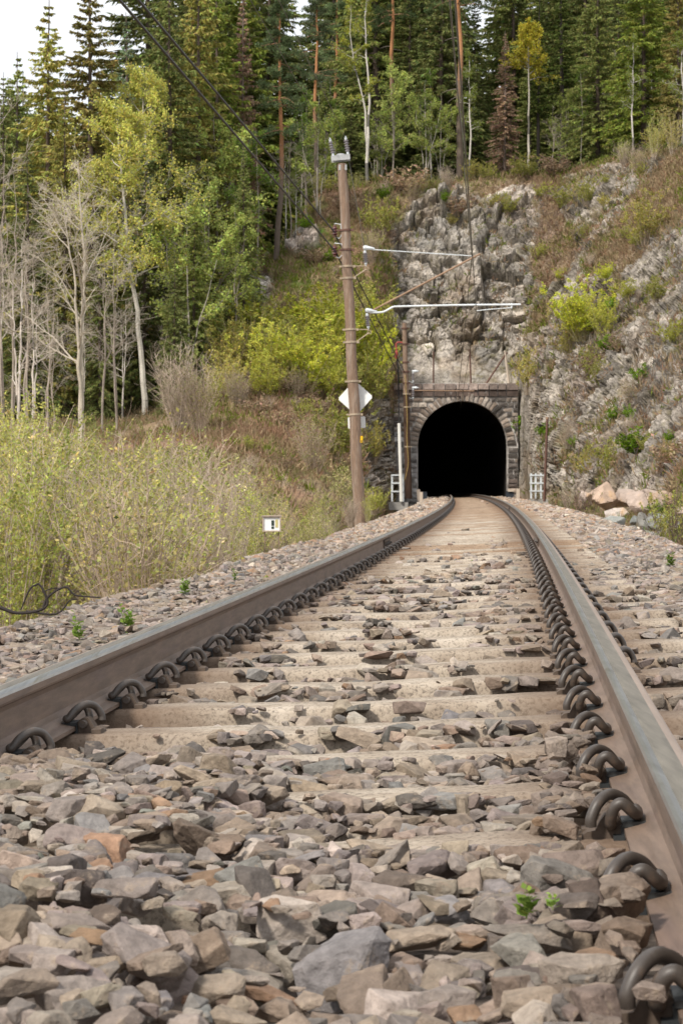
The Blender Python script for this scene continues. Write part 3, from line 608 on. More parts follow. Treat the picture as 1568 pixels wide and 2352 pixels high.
def colors(n, Y):
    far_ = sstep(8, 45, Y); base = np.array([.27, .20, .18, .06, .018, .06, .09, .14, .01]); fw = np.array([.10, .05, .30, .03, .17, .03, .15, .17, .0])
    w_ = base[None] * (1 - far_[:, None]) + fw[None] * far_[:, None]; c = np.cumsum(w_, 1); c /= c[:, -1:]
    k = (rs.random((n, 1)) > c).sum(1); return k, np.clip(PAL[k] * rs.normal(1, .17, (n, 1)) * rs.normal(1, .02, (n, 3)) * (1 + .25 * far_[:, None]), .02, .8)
def rotm(yaw, ax, ang):
    cy, sy = np.cos(yaw), np.sin(yaw); z = 0 * cy; o = z + 1
    Rz = np.stack([np.stack([cy, -sy, z], 1), np.stack([sy, cy, z], 1), np.stack([z, z, o], 1)], 1)
    ux, uy = np.cos(ax), np.sin(ax); c, s = np.cos(ang), np.sin(ang); C = 1 - c
    Rt = np.stack([np.stack([c + ux * ux * C, ux * uy * C, uy * s], 1), np.stack([ux * uy * C, c + uy * uy * C, -ux * s], 1), np.stack([-uy * s, ux * s, c], 1)], 1)
    return Rt @ Rz
def add_stones(mb, protos, pid, pos, sc, rot, col):
    for k in range(len(protos)):
        j = np.where(pid == k)[0]
        if len(j) == 0: continue
        V, Fc = protos[k]; W = np.einsum('nij,nvj->nvi', rot[j], V[None] * sc[j][:, None, :]) + pos[j][:, None, :]
        off = (np.arange(len(j)) * len(V))[:, None, None]; mb.add(W.reshape(-1, 3), (Fc[None] + off).reshape(-1, 3), np.repeat(col[j], len(Fc), 0))
# -- near stretch: stones dropped one by one onto a height map
x0, x1, y0, y1, RS = -2.7, 3.3, 1.75, 14.5, .014; BX0, BY0 = x0, y0
gx, gy2 = np.arange(x0, x1, RS), np.arange(y0, y1, RS); XX, YG = np.meshgrid(gx, gy2); slope = dxc(YG)
D = (XX - xc(YG)) / np.sqrt(1 + slope ** 2); YR = YG + D * slope / np.sqrt(1 + slope ** 2); kk = np.round((YR - SP0) / SPD); yr = YR - (SP0 + kk * SPD)
cantz = CANT * np.clip(D, -1.3, 1.3) + zc(YG)
hm = bed_z(D, YG) - .03 * ((D > .9) & (D < 1.3)); on_sl = (np.abs(yr) < .094) & (np.abs(D) < 1.2); hm = np.where(on_sl, cantz - .002, hm)
block_ = (np.abs(np.abs(D) - RC) < .085) | (on_sl & (np.abs(D) > .60) & (np.abs(D) < .90) & (np.abs(yr) < .085))
_q = np.stack([XX.ravel(), YG.ravel(), 0 * XX.ravel()], 1); nz = fbm(_q * 1.9, 5, 3).reshape(D.shape); nz2 = fbm(_q * 5, 15, 2).reshape(D.shape)
cover = np.clip(sstep(5.0, 4.2, YG + 1.0 * sstep(-.12, .12, D + .12 * nz2) * sstep(.62, .50, D) + .1 * (D > 0)) + .55 * nz * sstep(5.6, 4.4, YG), 0, 1.15)
lvl = np.where(np.abs(D) < .9, -.086 + .014 * nz2 + .018 * nz + .140 * cover, np.where(D < 0, .010 + .03 * nz, -.088 + .02 * nz)) + cantz
lvl = np.where(D < -1.2, bed_z(D, YG) + .085 + .03 * nz, lvl); lvl = np.where(D > 1.25, bed_z(D, YG) + .10 + .03 * nz, lvl)
lvl = np.where((np.abs(D) < .9) & ~on_sl, np.maximum(lvl, cantz - .036 - .040 * sstep(4.4, 5.4, YG) + .012 * nz2), lvl)
idm = np.full(D.shape, -1, np.int32); S = []
vis = np.abs(CX + F * XX / YG - 784) < 900
cand = np.where((lvl > hm + .002) & vis & ~block_); nat = int(len(cand[0]) * .95)
pick = rs.integers(0, len(cand[0]), nat)
rad = np.clip(rs.lognormal(math.log(.0165), .45, nat), .007, .041); big = np.argsort(rs.random(nat) + .25 * (rad < .022)); hl_, wl_ = D.shape
for t_ in big:
    iy, ix = cand[0][pick[t_]], cand[1][pick[t_]]; r_ = rad[t_]
    if YG[iy, ix] > 7: r_ = max(r_, .017)
    n_ = max(1, int(r_ * .8 / RS)); a0, a1_, b0, b1 = max(iy - n_, 0), min(iy + n_ + 1, hl_), max(ix - n_, 0), min(ix + n_ + 1, wl_)
    win = hm[a0:a1_, b0:b1]; h_ = win.mean()
    if h_ > lvl[iy, ix] or block_[a0:a1_, b0:b1].any(): continue
    if cover[iy, ix] < .3 and on_sl[a0:a1_, b0:b1].any() and r_ > .0155 and rs.random() < .62: continue
    fl = FL[len(S) % 6]; th_ = r_ * fl; zz = max(h_, win.max() - th_ * 1.1) + th_ * .55
    yy_, xx_ = np.ogrid[a0 - iy:a1_ - iy, b0 - ix:b1 - ix]; dome = zz + th_ * .8 * np.sqrt(np.clip(1.05 - (yy_ ** 2 + xx_ ** 2) * (RS / r_) ** 2 * .95, 0, 1))
    up = dome > win; win[up] = dome[up]; idm[a0:a1_, b0:b1][up] = len(S)
    S.append((gx[ix], gy2[iy], zz, r_, len(S) % 6))
S = np.array(S); n = len(S); print('stones', n, round(time.time() - T00, 1))
seen = np.bincount(idm[idm >= 0], minlength=n) > 3
S = S[seen]; n = len(S); own = np.bincount(idm[idm >= 0], minlength=len(seen))[seen]
pid = S[:, 4].astype(int) + 6 * rs.integers(0, 5, n); sc = S[:, 3:4] * rs.uniform(.92, 1.3, (n, 3)) * np.array((1.28, 1.08, .95)); rot = rotm(rs.uniform(0, 6.28, n), rs.uniform(0, 6.28, n), rs.normal(0, .30, n)); ck, cc = colors(n, S[:, 1])
# grime: stones next to the rails carry brown iron dust
dS = np.abs(np.abs(S[:, 0] - xc(S[:, 1])) - RC); gr = sstep(.32, .08, dS)[:, None] * .5; cc = cc * (1 - gr) + np.array((.14, .095, .068)) * gr
px = CX + F * S[:, 0] / S[:, 1]; py = YH + F * (CAMZ - S[:, 2]) / S[:, 1]; score = own * RS * RS / S[:, 1] ** 2 * ((px > 6) & (px < 1562) & (py < 2346))
topi = np.argsort(-score)[:300]; istop = np.zeros(n, bool); istop[topi] = True
near = S[:, 1] < 7.5
mb = MB(); close = S[:, 1] < 4.6
for pr_, mk_ in ((NEARH, near & ~istop & close), (NEAR, near & ~istop & ~close)): j = np.where(mk_)[0]; add_stones(mb, pr_, pid[j], S[j, :3], sc[j], rot[j], cc[j])
print('hires', NEARH[0][1].shape, (near & close).sum(), near.sum())
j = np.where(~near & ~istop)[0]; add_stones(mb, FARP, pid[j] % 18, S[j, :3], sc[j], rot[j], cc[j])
# labels for the 300 that show largest
def place_words(i):
    d_ = float(S[i, 0] - xc(S[i, 1])); x_ = px[i]
    k = int(round((S[i, 1] + .605 * .08 - SP0) / SPD)) + 1; lat = 'near the left edge' if x_ < 210 else 'left of centre' if x_ < 600 else 'near the middle' if x_ < 900 else 'right of centre' if x_ < 1180 else 'beside the right rail'
    return lat, max(k, 0)
names = []
for i in topi:
    lat, k = place_words(i); sz = S[i, 3] * S[i, 1] ** 0; szw = 'huge' if sz > .038 else 'large' if sz > .032 else 'medium' if sz > .026 else 'small' if sz > .021 else 'tiny'
    row = 'at the bottom edge' if k <= 1 and py[i] > 2200 else f"level with the right rail's {ordw(max(k, 1))} clip"
    names.append(f"{szw} {PN[ck[i]]} {SH[pid[i] % 6]} ballast stone {lat}, {row}")
from collections import defaultdict
dup = defaultdict(list)
for q_, nm in enumerate(names): dup[nm].append(q_)
for nm, qs in dup.items():
    if len(qs) == 1: continue
    qs.sort(key=lambda q_: px[topi[q_]]); wd = ['leftmost', 'rightmost'] if len(qs) == 2 else ['leftmost', 'middle', 'rightmost'] if len(qs) == 3 else None
    for r_, q_ in enumerate(qs): names[q_] = (wd[r_] if wd else ordw(r_ + 1) + '-from-left') + ' ' + nm.replace('ballast ', '')
for q_, i in enumerate(topi):
    V, Fc = NEARH[pid[i]]; m1_ = MB(); m1_.add((V * sc[i]) @ rot[i].T, Fc, cc[i]); o = m1_.build('ballast_stone', M['stone']); o.location = S[i, :3]; tag(o, names[q_], 'stone', 'loose ballast stones in front of the camera')
# -- farther along: scattered over cribs and shoulders
def scatter(ya, yb, dens, rlo, rhi, protos):
    n_ = int((yb - ya) * 6.2 * dens); Y = rs.uniform(ya, yb, n_); d = rs.uniform(-2.6, 3.6, n_); s_ = dxc(Y)
    X = xc(Y) + d; kq = np.round((Y + d * s_ - SP0) / SPD); yq = np.abs(Y + d * s_ - SP0 - kq * SPD)
    p_ = np.stack([X, Y, 0 * X], 1); nn = fbm(p_ * .8, 91, 3); r_ = rs.uniform(rlo, rhi, n_) * rs.choice([1, 1, 1, 1.4], n_)
    edge = .25 * nn; keep = (np.abs(np.abs(d) - RC) > .09 + r_ * .8) & (d > -2.15 + edge) & (d < 2.75 + edge + .9 * sstep(30, 14, Y))
    sl = (yq < .094 + r_ * .5) & (d > -.95) & (d < 1.22)
    z_fix = (d > .9) & (d < 1.22); keep &= ~sl | (rs.random(n_) < (.05 + .22 * (np.abs(d) < .6) * sstep(.1, .5, nn)) * sstep(26, 15, Y) + .004)
    keep &= ~(((np.abs(d) > .58) & (np.abs(d) < .93)) & (yq < .09))
    # shallow crib fill well up the line, where the sleepers read as one tan floor
    keep &= ~((np.abs(d) < .62) & (Y > 20) & (rs.random(n_) < .8 * sstep(20, 34, Y)))
    base = bed_z(d, Y) + CANT * 0; z_ = base + np.where(np.abs(d) < .95, .050 + .016 * nn, np.where(d > 0, .045 + .02 * nn, .080 + .02 * nn)) * (np.abs(d) < 1.2) + np.where(np.abs(d) < 1.2, 0, .06 + .05 * nn) + rs.uniform(-.012, .012, n_) + np.where(sl, .062, 0) + np.where((d < -.95) & (d > -1.3), .05, 0) + r_ * .2
    z_ = np.where((np.abs(d) < .62) & ~sl, z_ - .030 * sstep(16, 30, Y), z_)
    j = np.where(keep)[0]; m_ = len(j); k_, c_ = colors(m_, Y[j]); r_ = r_[j]
    scl = r_[:, None] * rs.uniform(.9, 1.35, (m_, 3)); add_stones(mb, protos, rs.integers(0, len(protos), m_), np.stack([X[j], Y[j], z_[j]], 1), scl, rotm(rs.uniform(0, 6.28, m_), rs.uniform(0, 6.28, m_), rs.normal(0, .45, m_)), c_)
    return m_
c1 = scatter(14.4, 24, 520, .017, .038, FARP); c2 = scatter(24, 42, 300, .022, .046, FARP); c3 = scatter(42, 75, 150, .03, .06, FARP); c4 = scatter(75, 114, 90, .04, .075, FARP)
tag(mb.build('ballast_gravel', M['stone']), 'crushed grey and rust ballast filling the track bed and shoulders', 'ballast', kind='stuff')
print('ballast', n, c1, c2, c3, c4, round(time.time() - T00, 1))
# ------------------------------------------------------------------ poles, cantilevers and wires
def sub(o, root): o.parent = root; o.matrix_parent_inverse = Matrix.Identity(4); return o          # child of an unmoved part
def ring(mb, p, ax, r, h, col=None):
    ax = Vector(ax).normalized(); mb.tube([p - ax * h / 2, p + ax * h / 2], r, 12)
def insulator(base, axis, L_, r, n, mats, root, name='insulator'):
    """cap, ribbed porcelain body, cap"""
    ax = Vector(axis).normalized(); mb = MB(); pr = [(0, r * .45)]
    for k in range(n):
        h = L_ * (k + .15) / n; d = L_ / n; pr += [(h, r * .5), (h + d * .25, r), (h + d * .45, r * .95), (h + d * .6, r * .5)]
    pr.append((L_, r * .45)); mb.lathe(base, ax, pr, 10); o = local(mb.build(name, mats[0], smooth=False), root)
    m2_ = MB(); m2_.lathe(Vector(base) - ax * L_ * .22, ax, [(0, r * .3), (L_ * .05, r * .5), (L_ * .22, r * .5)], 8); sub(m2_.build('end_cap', mats[1]), o)
    m2_ = MB(); m2_.lathe(Vector(base) + ax * L_, ax, [(0, r * .5), (L_ * .15, r * .5), (L_ * .2, r * .25), (L_ * .3, r * .25)], 8); sub(m2_.build('end_cap', mats[1]), o); return o
Z1 = 52.0
def a1(px, py, dz=0): return at(px, py, Z1 + dz)
pole = empty('catenary_pole', a1(825, 1200), 'tall weathered grey-brown wooden catenary pole leaning beside the track, carrying the white diamond sign', 'utility pole')
mb = MB(); b_, t_ = a1(828, 1240), a1(785.5, 376); N_ = 26; ax1 = (t_ - b_).normalized()
pts = [b_.lerp(t_, k / N_) + Vector((.012 * math.sin(k * .9), 0, 0)) for k in range(N_ + 1)]; mb.tube(pts, np.linspace(.158, .118, N_ + 1), 16); local(mb.build('pole_shaft', M['wood'], smooth=True), pole)
def on1(py): k = (b_.z - (CAMZ - (py - YH) * Z1 / F)) / (b_.z - t_.z); return b_.lerp(t_, k)
mb = MB(); c0, c1_ = a1(760.5, 366), a1(803.5, 362); mid_ = (c0 + c1_) / 2; ang = Matrix.Rotation(math.atan2((c1_ - c0).z, (c1_ - c0).x) * -1, 4, 'Y')
for dy in (-.14, .14): mb.box(mid_ + Vector((0, dy, 0)), ((c1_ - c0).length, .012, .13), ang)
mb.box(mid_ + Vector((0, 0, .065)), ((c1_ - c0).length, .29, .012), ang); mb.lathe(mid_ + Vector((.01, 0, .07)), (0, 0, 1), [(0, .12), (.02, .12), (.045, .10), (.05, .02)], 12)
mb.box(on1(386) + Vector((-.07, -.10, 0)), (.05, .03, .14)); mb.box(on1(386) + Vector((.09, -.10, 0)), (.05, .03, .14)); local(mb.build('crossarm', pmat('dull_galvanised_channel', (.40, .41, .41), .6, (9, .3), metal=.2)), pole)
for x0_, x1_, y0_, y1_ in ((764, 758.5, 358, 330), (798, 794, 354, 326)):
    p0, p1 = a1(x0_, y0_), a1(x1_, y1_); insulator(p0 + Vector((0, 0, .06)), p1 - p0, (p1 - p0).length, .066, 5, (M['porc'], M['galv']), pole)
for py in (529, 574, 612, 639, 757, 786, 876, 952):
    mb = MB(); p = on1(py); ring(mb, p, ax1, .168 - .00003 * (1200 - py), .05); mb.box(p + Vector((.17, -.02, 0)), (.09, .06, .055)); mb.box(p + Vector((-.17, -.02, -.005)), (.08, .05, .045)); local(mb.build('pole_band', M['band'] if py > 600 else M['rustdark']), pole)
for py in (531, 576):                                   # two dark red insulators on hooks, left of the shaft
    p = a1(768.5, py); insulator(p + Vector((0, 0, -.11)), (0, 0, 1), .22, .085, 3, (M['porc_red'], M['rustdark']), pole)
    mb = MB(); q1 = on1(py) + Vector((-.12, -.05, .17)); mb.tube([on1(py) + Vector((-.1, -.05, -.02)), q1, p + Vector((0, 0, .2)), p + Vector((0, 0, .09))], .014, 6); mb.tube([on1(py) + Vector((-.1, -.05, -.10)), p + Vector((.12, 0, -.19)), p + Vector((0, 0, -.15))], .012, 6); local(mb.build('insulator_hook', M['galv']), pole)
for (ix, iy), (jx, jy), bands in (((837, 573), (840, 611), (612, 639)), ((842, 717), (846, 757), (757, 786))):
    p0, p1 = a1(ix, iy), a1(jx, jy); ax = p1 - p0; insulator(p0 + ax * .2, ax, ax.length * .6, .075, 5, (M['porc'], M['galv']), pole)
    mb = MB(); mb.lathe(p0 + Vector((-.04, 0, .05)), (1, 0, -.1), [(0, .04), (.05, .065), (.16, .05), (.3, .02)], 8); local(mb.build('insulator_head', M['galv']), pole)
    mb = MB(); e = p1 + Vector((.02, 0, -.08)); mb.tube([on1(bands[0]) + Vector((.13, -.02, 0)), p1 + Vector((-.02, 0, .0))], .014, 6); mb.tube([on1(bands[1]) + Vector((.13, -.02, 0)), e], .014, 6); mb.tube([p1, p1 + Vector((.06, 0, -.05)), e + Vector((.05, 0, -.03)), e + Vector((-.06, 0, -.03)), p1], .012, 6); local(mb.build('insulator_bracket', M['band']), pole)
mb = MB(); mb.tube([a1(838, 572), a1(850, 573), a1(1083, 588)], .014, 6); local(mb.build('tie_rod', M['galv']), pole)
mb = MB(); mb.tube([a1(846, 718), a1(1102, 583)], .026, 8); local(mb.build('strut_tube', M['rusttube']), pole)
mb = MB(); pts = crom([a1(846, 717), a1(862, 718), a1(880, 716.5), a1(893, 710), a1(903, 705), a1(918, 704), a1(1050, 701), a1(1195, 699.5)], 5); mb.tube(pts, .027, 8); mb.tube([a1(1174, 696), a1(1174, 708)], .02, 6); local(mb.build('cantilever_tube', M['galv']), pole)
mb = MB(); mb.tube(crom([a1(1174, 707), a1(1160, 708), a1(1120, 711), a1(1094, 714)], 4), .014, 6); local(mb.build('steady_arm', M['galv']), pole)
def board(name, c, w_, h_, t_b, rot, mat, label, cat):
    mb = MB(); bm = bmesh.new(); bmesh.ops.create_cube(bm, size=1); bmesh.ops.scale(bm, vec=(w_, t_b, h_), verts=bm.verts); bmesh.ops.bevel(bm, geom=[e for e in bm.edges if abs((e.verts[0].co - e.verts[1].co).y) > t_b * .5], offset=min(w_, h_) * .05, segments=3, affect='EDGES')
    me = bpy.data.meshes.new(name); bm.to_mesh(me); bm.free(); me.materials.append(mat); o = link(name, me); o.location = c; o.rotation_euler = rot; return tag(o, label, cat)
board('diamond_sign', a1(816, 913) + Vector((0, .21, 0)), .66, .66, .012, (0, R2(45 - 3), R2(-8)), M['white'], 'white diamond sign board behind the leaning wooden pole', 'sign')
board('small_plate', a1(819, 970) + Vector((.0, .20, 0)), .46, .30, .008, (0, R2(-3), R2(-6)), M['white'], 'small white plate on the pole below the diamond sign', 'sign')
o = empty('pole_tag', a1(830, 1010, -.17), 'small yellow number tag nailed to the wooden pole', 'tag'); mb = MB(); p = a1(830, 1009, -.17); mb.box(p, (.062, .012, .17), Matrix.Rotation(.05, 4, 'Y')); local(mb.build('tag_plate', M['yellow']), o); mb = MB(); mb.box(p + Vector((0, -.008, -.035)), (.042, .004, .016)); mb.box(p + Vector((0, -.008, -.062)), (.042, .004, .010)); local(mb.build('print', M['ink']), o)
Z2 = 104.0
def a2(px, py, dz=0): return at(px, py, Z2 + dz)
pole2 = empty('catenary_pole', a2(937, 1130), 'dark creosoted catenary pole close to the left edge of the tunnel portal', 'utility pole')
mb = MB(); b2, t2 = a2(938, 1145), a2(928, 742); pts = [b2.lerp(t2, k / 20) for k in range(21)]; mb.tube(pts[:13], np.linspace(.185, .145, 13), 14); local(mb.build('pole_shaft', M['darkwood'], smooth=True), pole2); mb = MB(); mb.tube(pts[12:], np.linspace(.145, .125, 9), 14); local(mb.build('pole_top', M['wood'], smooth=True), pole2)
def on2(py): return b2.lerp(t2, (b2.z - (CAMZ - (py - YH) * Z2 / F)) / (b2.z - t2.z))
for py in (754, 790, 832, 854, 880, 905, 935, 1026):
    mb = MB(); ring(mb, on2(py), t2 - b2, .175, .07); mb.box(on2(py) + Vector((.19, 0, 0)), (.1, .06, .06)); local(mb.build('pole_band', M['rustdark'] if py < 900 else M['band']), pole2)
for py in (857, 895):
    p = a2(948, py); insulator(p, (0, 0, -1), .38, .08, 4, (M['porc'], M['galv']), pole2); mb = MB(); mb.tube([on2(py + 18) + Vector((.1, 0, 0)), p + Vector((.0, 0, -.5)), p + Vector((0, 0, -.1))], .02, 6); mb.lathe(p + Vector((-.05, 0, .1)), (1, 0, 0), [(0, .05), (.2, .07), (.35, .02)], 8); local(mb.build('insulator_bracket', M['galv']), pole2)
mb = MB(); mb.tube([a2(950, 897), a2(1088, 898)], .03, 8); local(mb.build('cantilever_tube', M['rusttube']), pole2)
mb = MB(); mb.tube(crom([on2(862) + Vector((-.02, -.16, 0)), on2(905) + Vector((.0, -.17, 0)), on2(960) + Vector((.02, -.18, 0)), on2(1010) + Vector((-.02, -.19, 0)), on2(1062) + Vector((.02, -.20, 0)), a2(934, 1082, -.25), a2(930, 1098, -.3), a2(925, 1108, -.3)], 5), .016, 6)
tag(mb.build('yellow_cable', pmat('yellow_cable', (.44, .31, .10), .6, None)), 'thin yellow cable running down the dark pole by the tunnel', 'cable')
mb = MB(); rt = empty('cable_riser', a2(913, 905), 'red and black cable riser pipe left of the pole by the portal', 'cable riser'); mb.tube([on2(787), a2(913, 786), a2(909, 790), a2(910, 808)], .045, 8); mb.lathe(a2(910, 806), (0, 0, -1), [(0, .05), (.08, .075), (.3, .075), (.4, .05)], 8); local(mb.build('red_joint', M['redpaint']), rt)
mb = MB(); mb.tube(crom([a2(910, 815), a2(913, 840), a2(914.5, 870), a2(915.5, 930), a2(915.5, 972, -3)], 5), .036, 8); mb.tube([a2(914, 868), on2(866)], .02, 6); mb.tube([a2(915, 920), on2(918)], .02, 6); local(mb.build('black_conduit', M['black']), rt)

def wire(name, pts, r, mat, label, sag=0.0, cat='wire', group=None):
    P_ = [Vector(p) for p in pts]; out = []
    for a, b in zip(P_[:-1], P_[1:]):
        n_ = 10
        for k in range(n_ + (b is P_[-1])): t = k / n_; out.append(a.lerp(b, t) - Vector((0, 0, 4 * sag * t * (1 - t) * (a - b).length / 40)))
    mb = MB(); mb.tube(out, r, 6); return tag(mb.build(name, mat, smooth=True), label, cat, group)
def ext(a, b, t): return a + (b - a) * t
A, B = a1(770, 577), at(275, 0, 24.5); wire('feeder_cable', [ext(A, B, 1.8), B, A, a1(776, 590), a2(916, 862)], .020, M['black'], 'lower of the two thick black feeder cables crossing the forest to the pole')
A, B = a1(767, 532), at(318, 0, 26.0); wire('feeder_cable', [ext(A, B, 1.8), B, A, a1(774, 548), a2(927, 852)], .020, M['black'], 'upper of the two thick black feeder cables crossing the forest to the pole')
A, B = a1(758, 322), at(575, 0, 37); wire('line_wire', [ext(A, B, 2.2), B, A, a1(775, 360), a2(925, 770)], .008, M['thinwire'], 'thin wire reaching the left top insulator of the tall pole')
A, B = a1(794, 318), at(640, 0, 37.5); wire('line_wire', [ext(A, B, 2.2), B, A, a1(803, 380), a1(838, 575), a2(915, 830)], .008, M['thinwire'], 'thin wire reaching the right top insulator and dropping past the pole')
A, B = a1(1083, 588), at(1032, 0, 24.5); Bm = B; wire('messenger_wire', [ext(A, B, 1.7), B, A, at(1052, 905, 112), at(1054, 925, 122)], .012, M['thinwire'], 'upper catenary wire above the track with droppers below it')
A, B = a1(1093, 714), at(1045, 0, 18.6); wire('contact_wire', [ext(A, B, 1.4), B, A, at(1057, 935, 115), at(1057, 950, 124)], .010, M['thinwire'], 'lower contact wire hanging over the track into the tunnel mouth')
for k, (t_m, t_c) in enumerate(((.25, .17), (.55, .42), (.85, .70))):
    p, q_ = a1(1083, 588).lerp(Bm, t_m), a1(1093, 714); Zp = p.y; tt = (52 - Zp) / (52 - 18.6); q_ = a1(1093, 714).lerp(at(1045, 0, 18.6), min(tt, 1.1)); wire('dropper_wire', [p, q_], .004, M['thinwire'], f'thin dropper wire linking the two catenary wires, {ordw(3 - k)} from the top', group='dropper wires')

# ------------------------------------------------------------------ lineside things near the portal
def rod(mb, p, q, w_, mat=0): mb.tube([p, q], w_, 4)
def guard(name, Z, pxs, rails, label, y0, y1):
    root = empty(name, at(sum(pxs) / len(pxs), y1, Z), label, 'guard frame')
    for k, px_ in enumerate(pxs):
        mb = MB(); a, b = at(px_, y0, Z), at(px_ + .6, y1, Z); h = (a.z - b.z); c = (a + b) / 2; mb.box(c, (.085, .008, h)); mb.box(c + Vector((-.04, .045, 0)), (.008, .09, h)); local(mb.build('post', M['galv']), root)
    for dy in (0, .5):
        for ry_ in rails:
            mb = MB(); a, b = at(pxs[0] - 1.5, ry_, Z), at(pxs[-1] + 1.5, ry_, Z); c = (a + b) / 2 + Vector((0, -.03 + dy, .015 * (dy > 0))); mb.box(c, ((b - a).length, .03, .055)); local(mb.build('rail_bar', M['galv']), root)
    mb = MB(); c = at(sum(pxs) / len(pxs), y1 + 5, Z); mb.box(c + Vector((0, .25, -.12)), (.95, .9, .38)); local(mb.build('plinth', M['concrete']), root)
    return root
guard('guard_frame', 98, (899.5, 918.5, 925), (1091.5, 1110, 1129), 'pale galvanised guard frame left of the tunnel, under the white pipe', 1090, 1152)
guard('guard_frame', 98, (1218.5, 1229, 1241, 1250), (1092, 1110, 1128), 'pale galvanised guard frame right of the tunnel, behind the rusty leaning post', 1087, 1145)
mb = MB(); mb.tube([at(921.5, 1152, 97.7), at(918.5, 1060, 97.7), at(916, 972, 97.7)], .08, 12); tag(mb.build('cable_pipe', M['pipewhite'], smooth=True), 'upright cream white pipe rising from the left guard frame', 'pipe')
o = empty('leaning_post', at(1249, 1150, 95), 'thin rusty brown post leaning in front of the right guard frame', 'post'); mb = MB(); mb.tube([at(1249, 1152, 95), at(1256, 962, 95)], .062, 4); local(mb.build('post_bar', M['rustdark']), o); mb = MB(); mb.tube([at(1256, 963, 95), at(1256.15, 958, 95)], .075, 4); local(mb.build('post_cap', M['rusttube']), o)
for px_, y0, y1, Z, lean, lb in ((961, 1124, 1152, 99, -4, 'leaning'), (966.5, 1130, 1157, 97.5, 0, 'upright'), (1188.5, 1122, 1152, 97.5, 0, 'single')):
    mb = MB(); mb.box((at(px_, y0, Z) + at(px_, y1, Z)) / 2, (.16, .14, (y1 - y0) * Z / F), Matrix.Rotation(R2(lean), 4, 'Y')); tag(mb.build('marker_stake', M['stake']), {'leaning': 'pale wooden marker stake leaning left of the tunnel mouth', 'upright': 'pale upright marker stake beside the leaning one left of the rails', 'single': 'pale wooden marker stake right of the tunnel mouth beside the dark box'}[lb], 'stake')
for xa, xb, y0, y1, Z, lb in ((969.5, 980, 1131, 1153, 100, 'dark blue grey cable box beside the stakes left of the rails'), (1162, 1179, 1129, 1153, 101, 'dark blue grey cable box right of the rails at the portal')):
    root = empty('cable_box', at((xa + xb) / 2, y1, Z), lb, 'box'); a, b = at(xa, y0, Z), at(xb, y1, Z); mb = MB(); mb.box((a + b) / 2 + Vector((0, .2, 0)), (b.x - a.x, .4, a.z - b.z)); local(mb.build('box_body', M['bluegrey']), root)
    mb = MB(); mb.box(Vector(((a.x + b.x) / 2, a.y + .2, a.z + .012)), (b.x - a.x + .04, .44, .03)); local(mb.build('box_lid', M['bluegrey']), root); mb = MB(); mb.box((a + b) / 2 + Vector((.02, -.004, 0)), (.012, .008, (a.z - b.z) * .9)); local(mb.build('door_seam', M['ink']), root)
mb = MB(); mb.box(at(1172, 1126.5, 101), (.3, .18, .12)); tag(mb.build('stone_block', M['stake']), 'small pale block lying on the dark box right of the tunnel', 'block')
zt = 115.25
for (xa, ya), (xb, yb), w_, mt, lb in (((909, 905), (909, 792), .05, 'rustdark', 'rusty fence post standing left above the portal coping'), ((995, 884), (995, 808), .045, 'rustdark', 'short rusty fence post on the portal left of centre'), ((1081, 884), (1078, 803), .045, 'rustdark', 'rusty fence post on the portal near the overhead wires'), ((1114, 884), (1163, 810), .05, 'rustdark', 'rusty bar leaning diagonally on the portal top'), ((1168, 882), (1159, 806), .07, 'stake', 'pale wooden post standing on the right end of the portal')):
    mb = MB(); mb.tube([at(xa, ya, zt), at(xb, yb, zt)], w_, 4); mb.tube([at(xb, yb + 2, zt), at(xb, yb - .6, zt)], w_ * 1.2, 4); tag(mb.build('fence_post', M[mt]), lb, 'fence post')
# notice box on legs
nb = empty('notice_box', at(625, 1245, 24), 'small framed white notice on wooden legs at the left ballast edge', 'notice'); c = at(624, 1203.5, 24); W_, H_ = .205, .17
mb = MB()
for dx, dz, w_, h_ in ((0, H_ / 2, W_ + .02, .014), (0, -H_ / 2, W_ + .02, .014), (-W_ / 2, 0, .014, H_), (W_ / 2, 0, .014, H_)): mb.box(c + Vector((dx, 0, dz)), (w_, .05, h_ - (.014 if w_ < .02 else 0)))
mb.box(c + Vector((0, .03, 0)), (W_ + .01, .01, H_ + .005)); mb.box(c + Vector((.002, .01, H_ / 2 + .012)), (W_ + .035, .09, .012)); local(mb.build('frame', pmat('weathered_box_wood', (.42, .34, .28), .8, (12, .3))), nb)
mb = MB(); mb.box(c + Vector((0, -.004, 0)), (W_ - .014, .008, H_ - .014)); local(mb.build('white_sheet', M['white']), nb)
mb = MB(); mb.box(c + Vector((.013, -.010, .012)), (.034, .004, .066)); mb.box(c + Vector((.013, -.010, -.045)), (.032, .004, .03)); local(mb.build('dark_picture', M['ink']), nb); mb = MB(); mb.box(c + Vector((.060, -.010, .006)), (.033, .004, .095)); local(mb.build('yellow_picture', M['ochre']), nb)
for s_ in (-1, 1): mb = MB(); mb.box(c + Vector((s_ * .085, .02, -.32)), (.012, .014, .46)); local(mb.build('leg', M['wood']), nb)

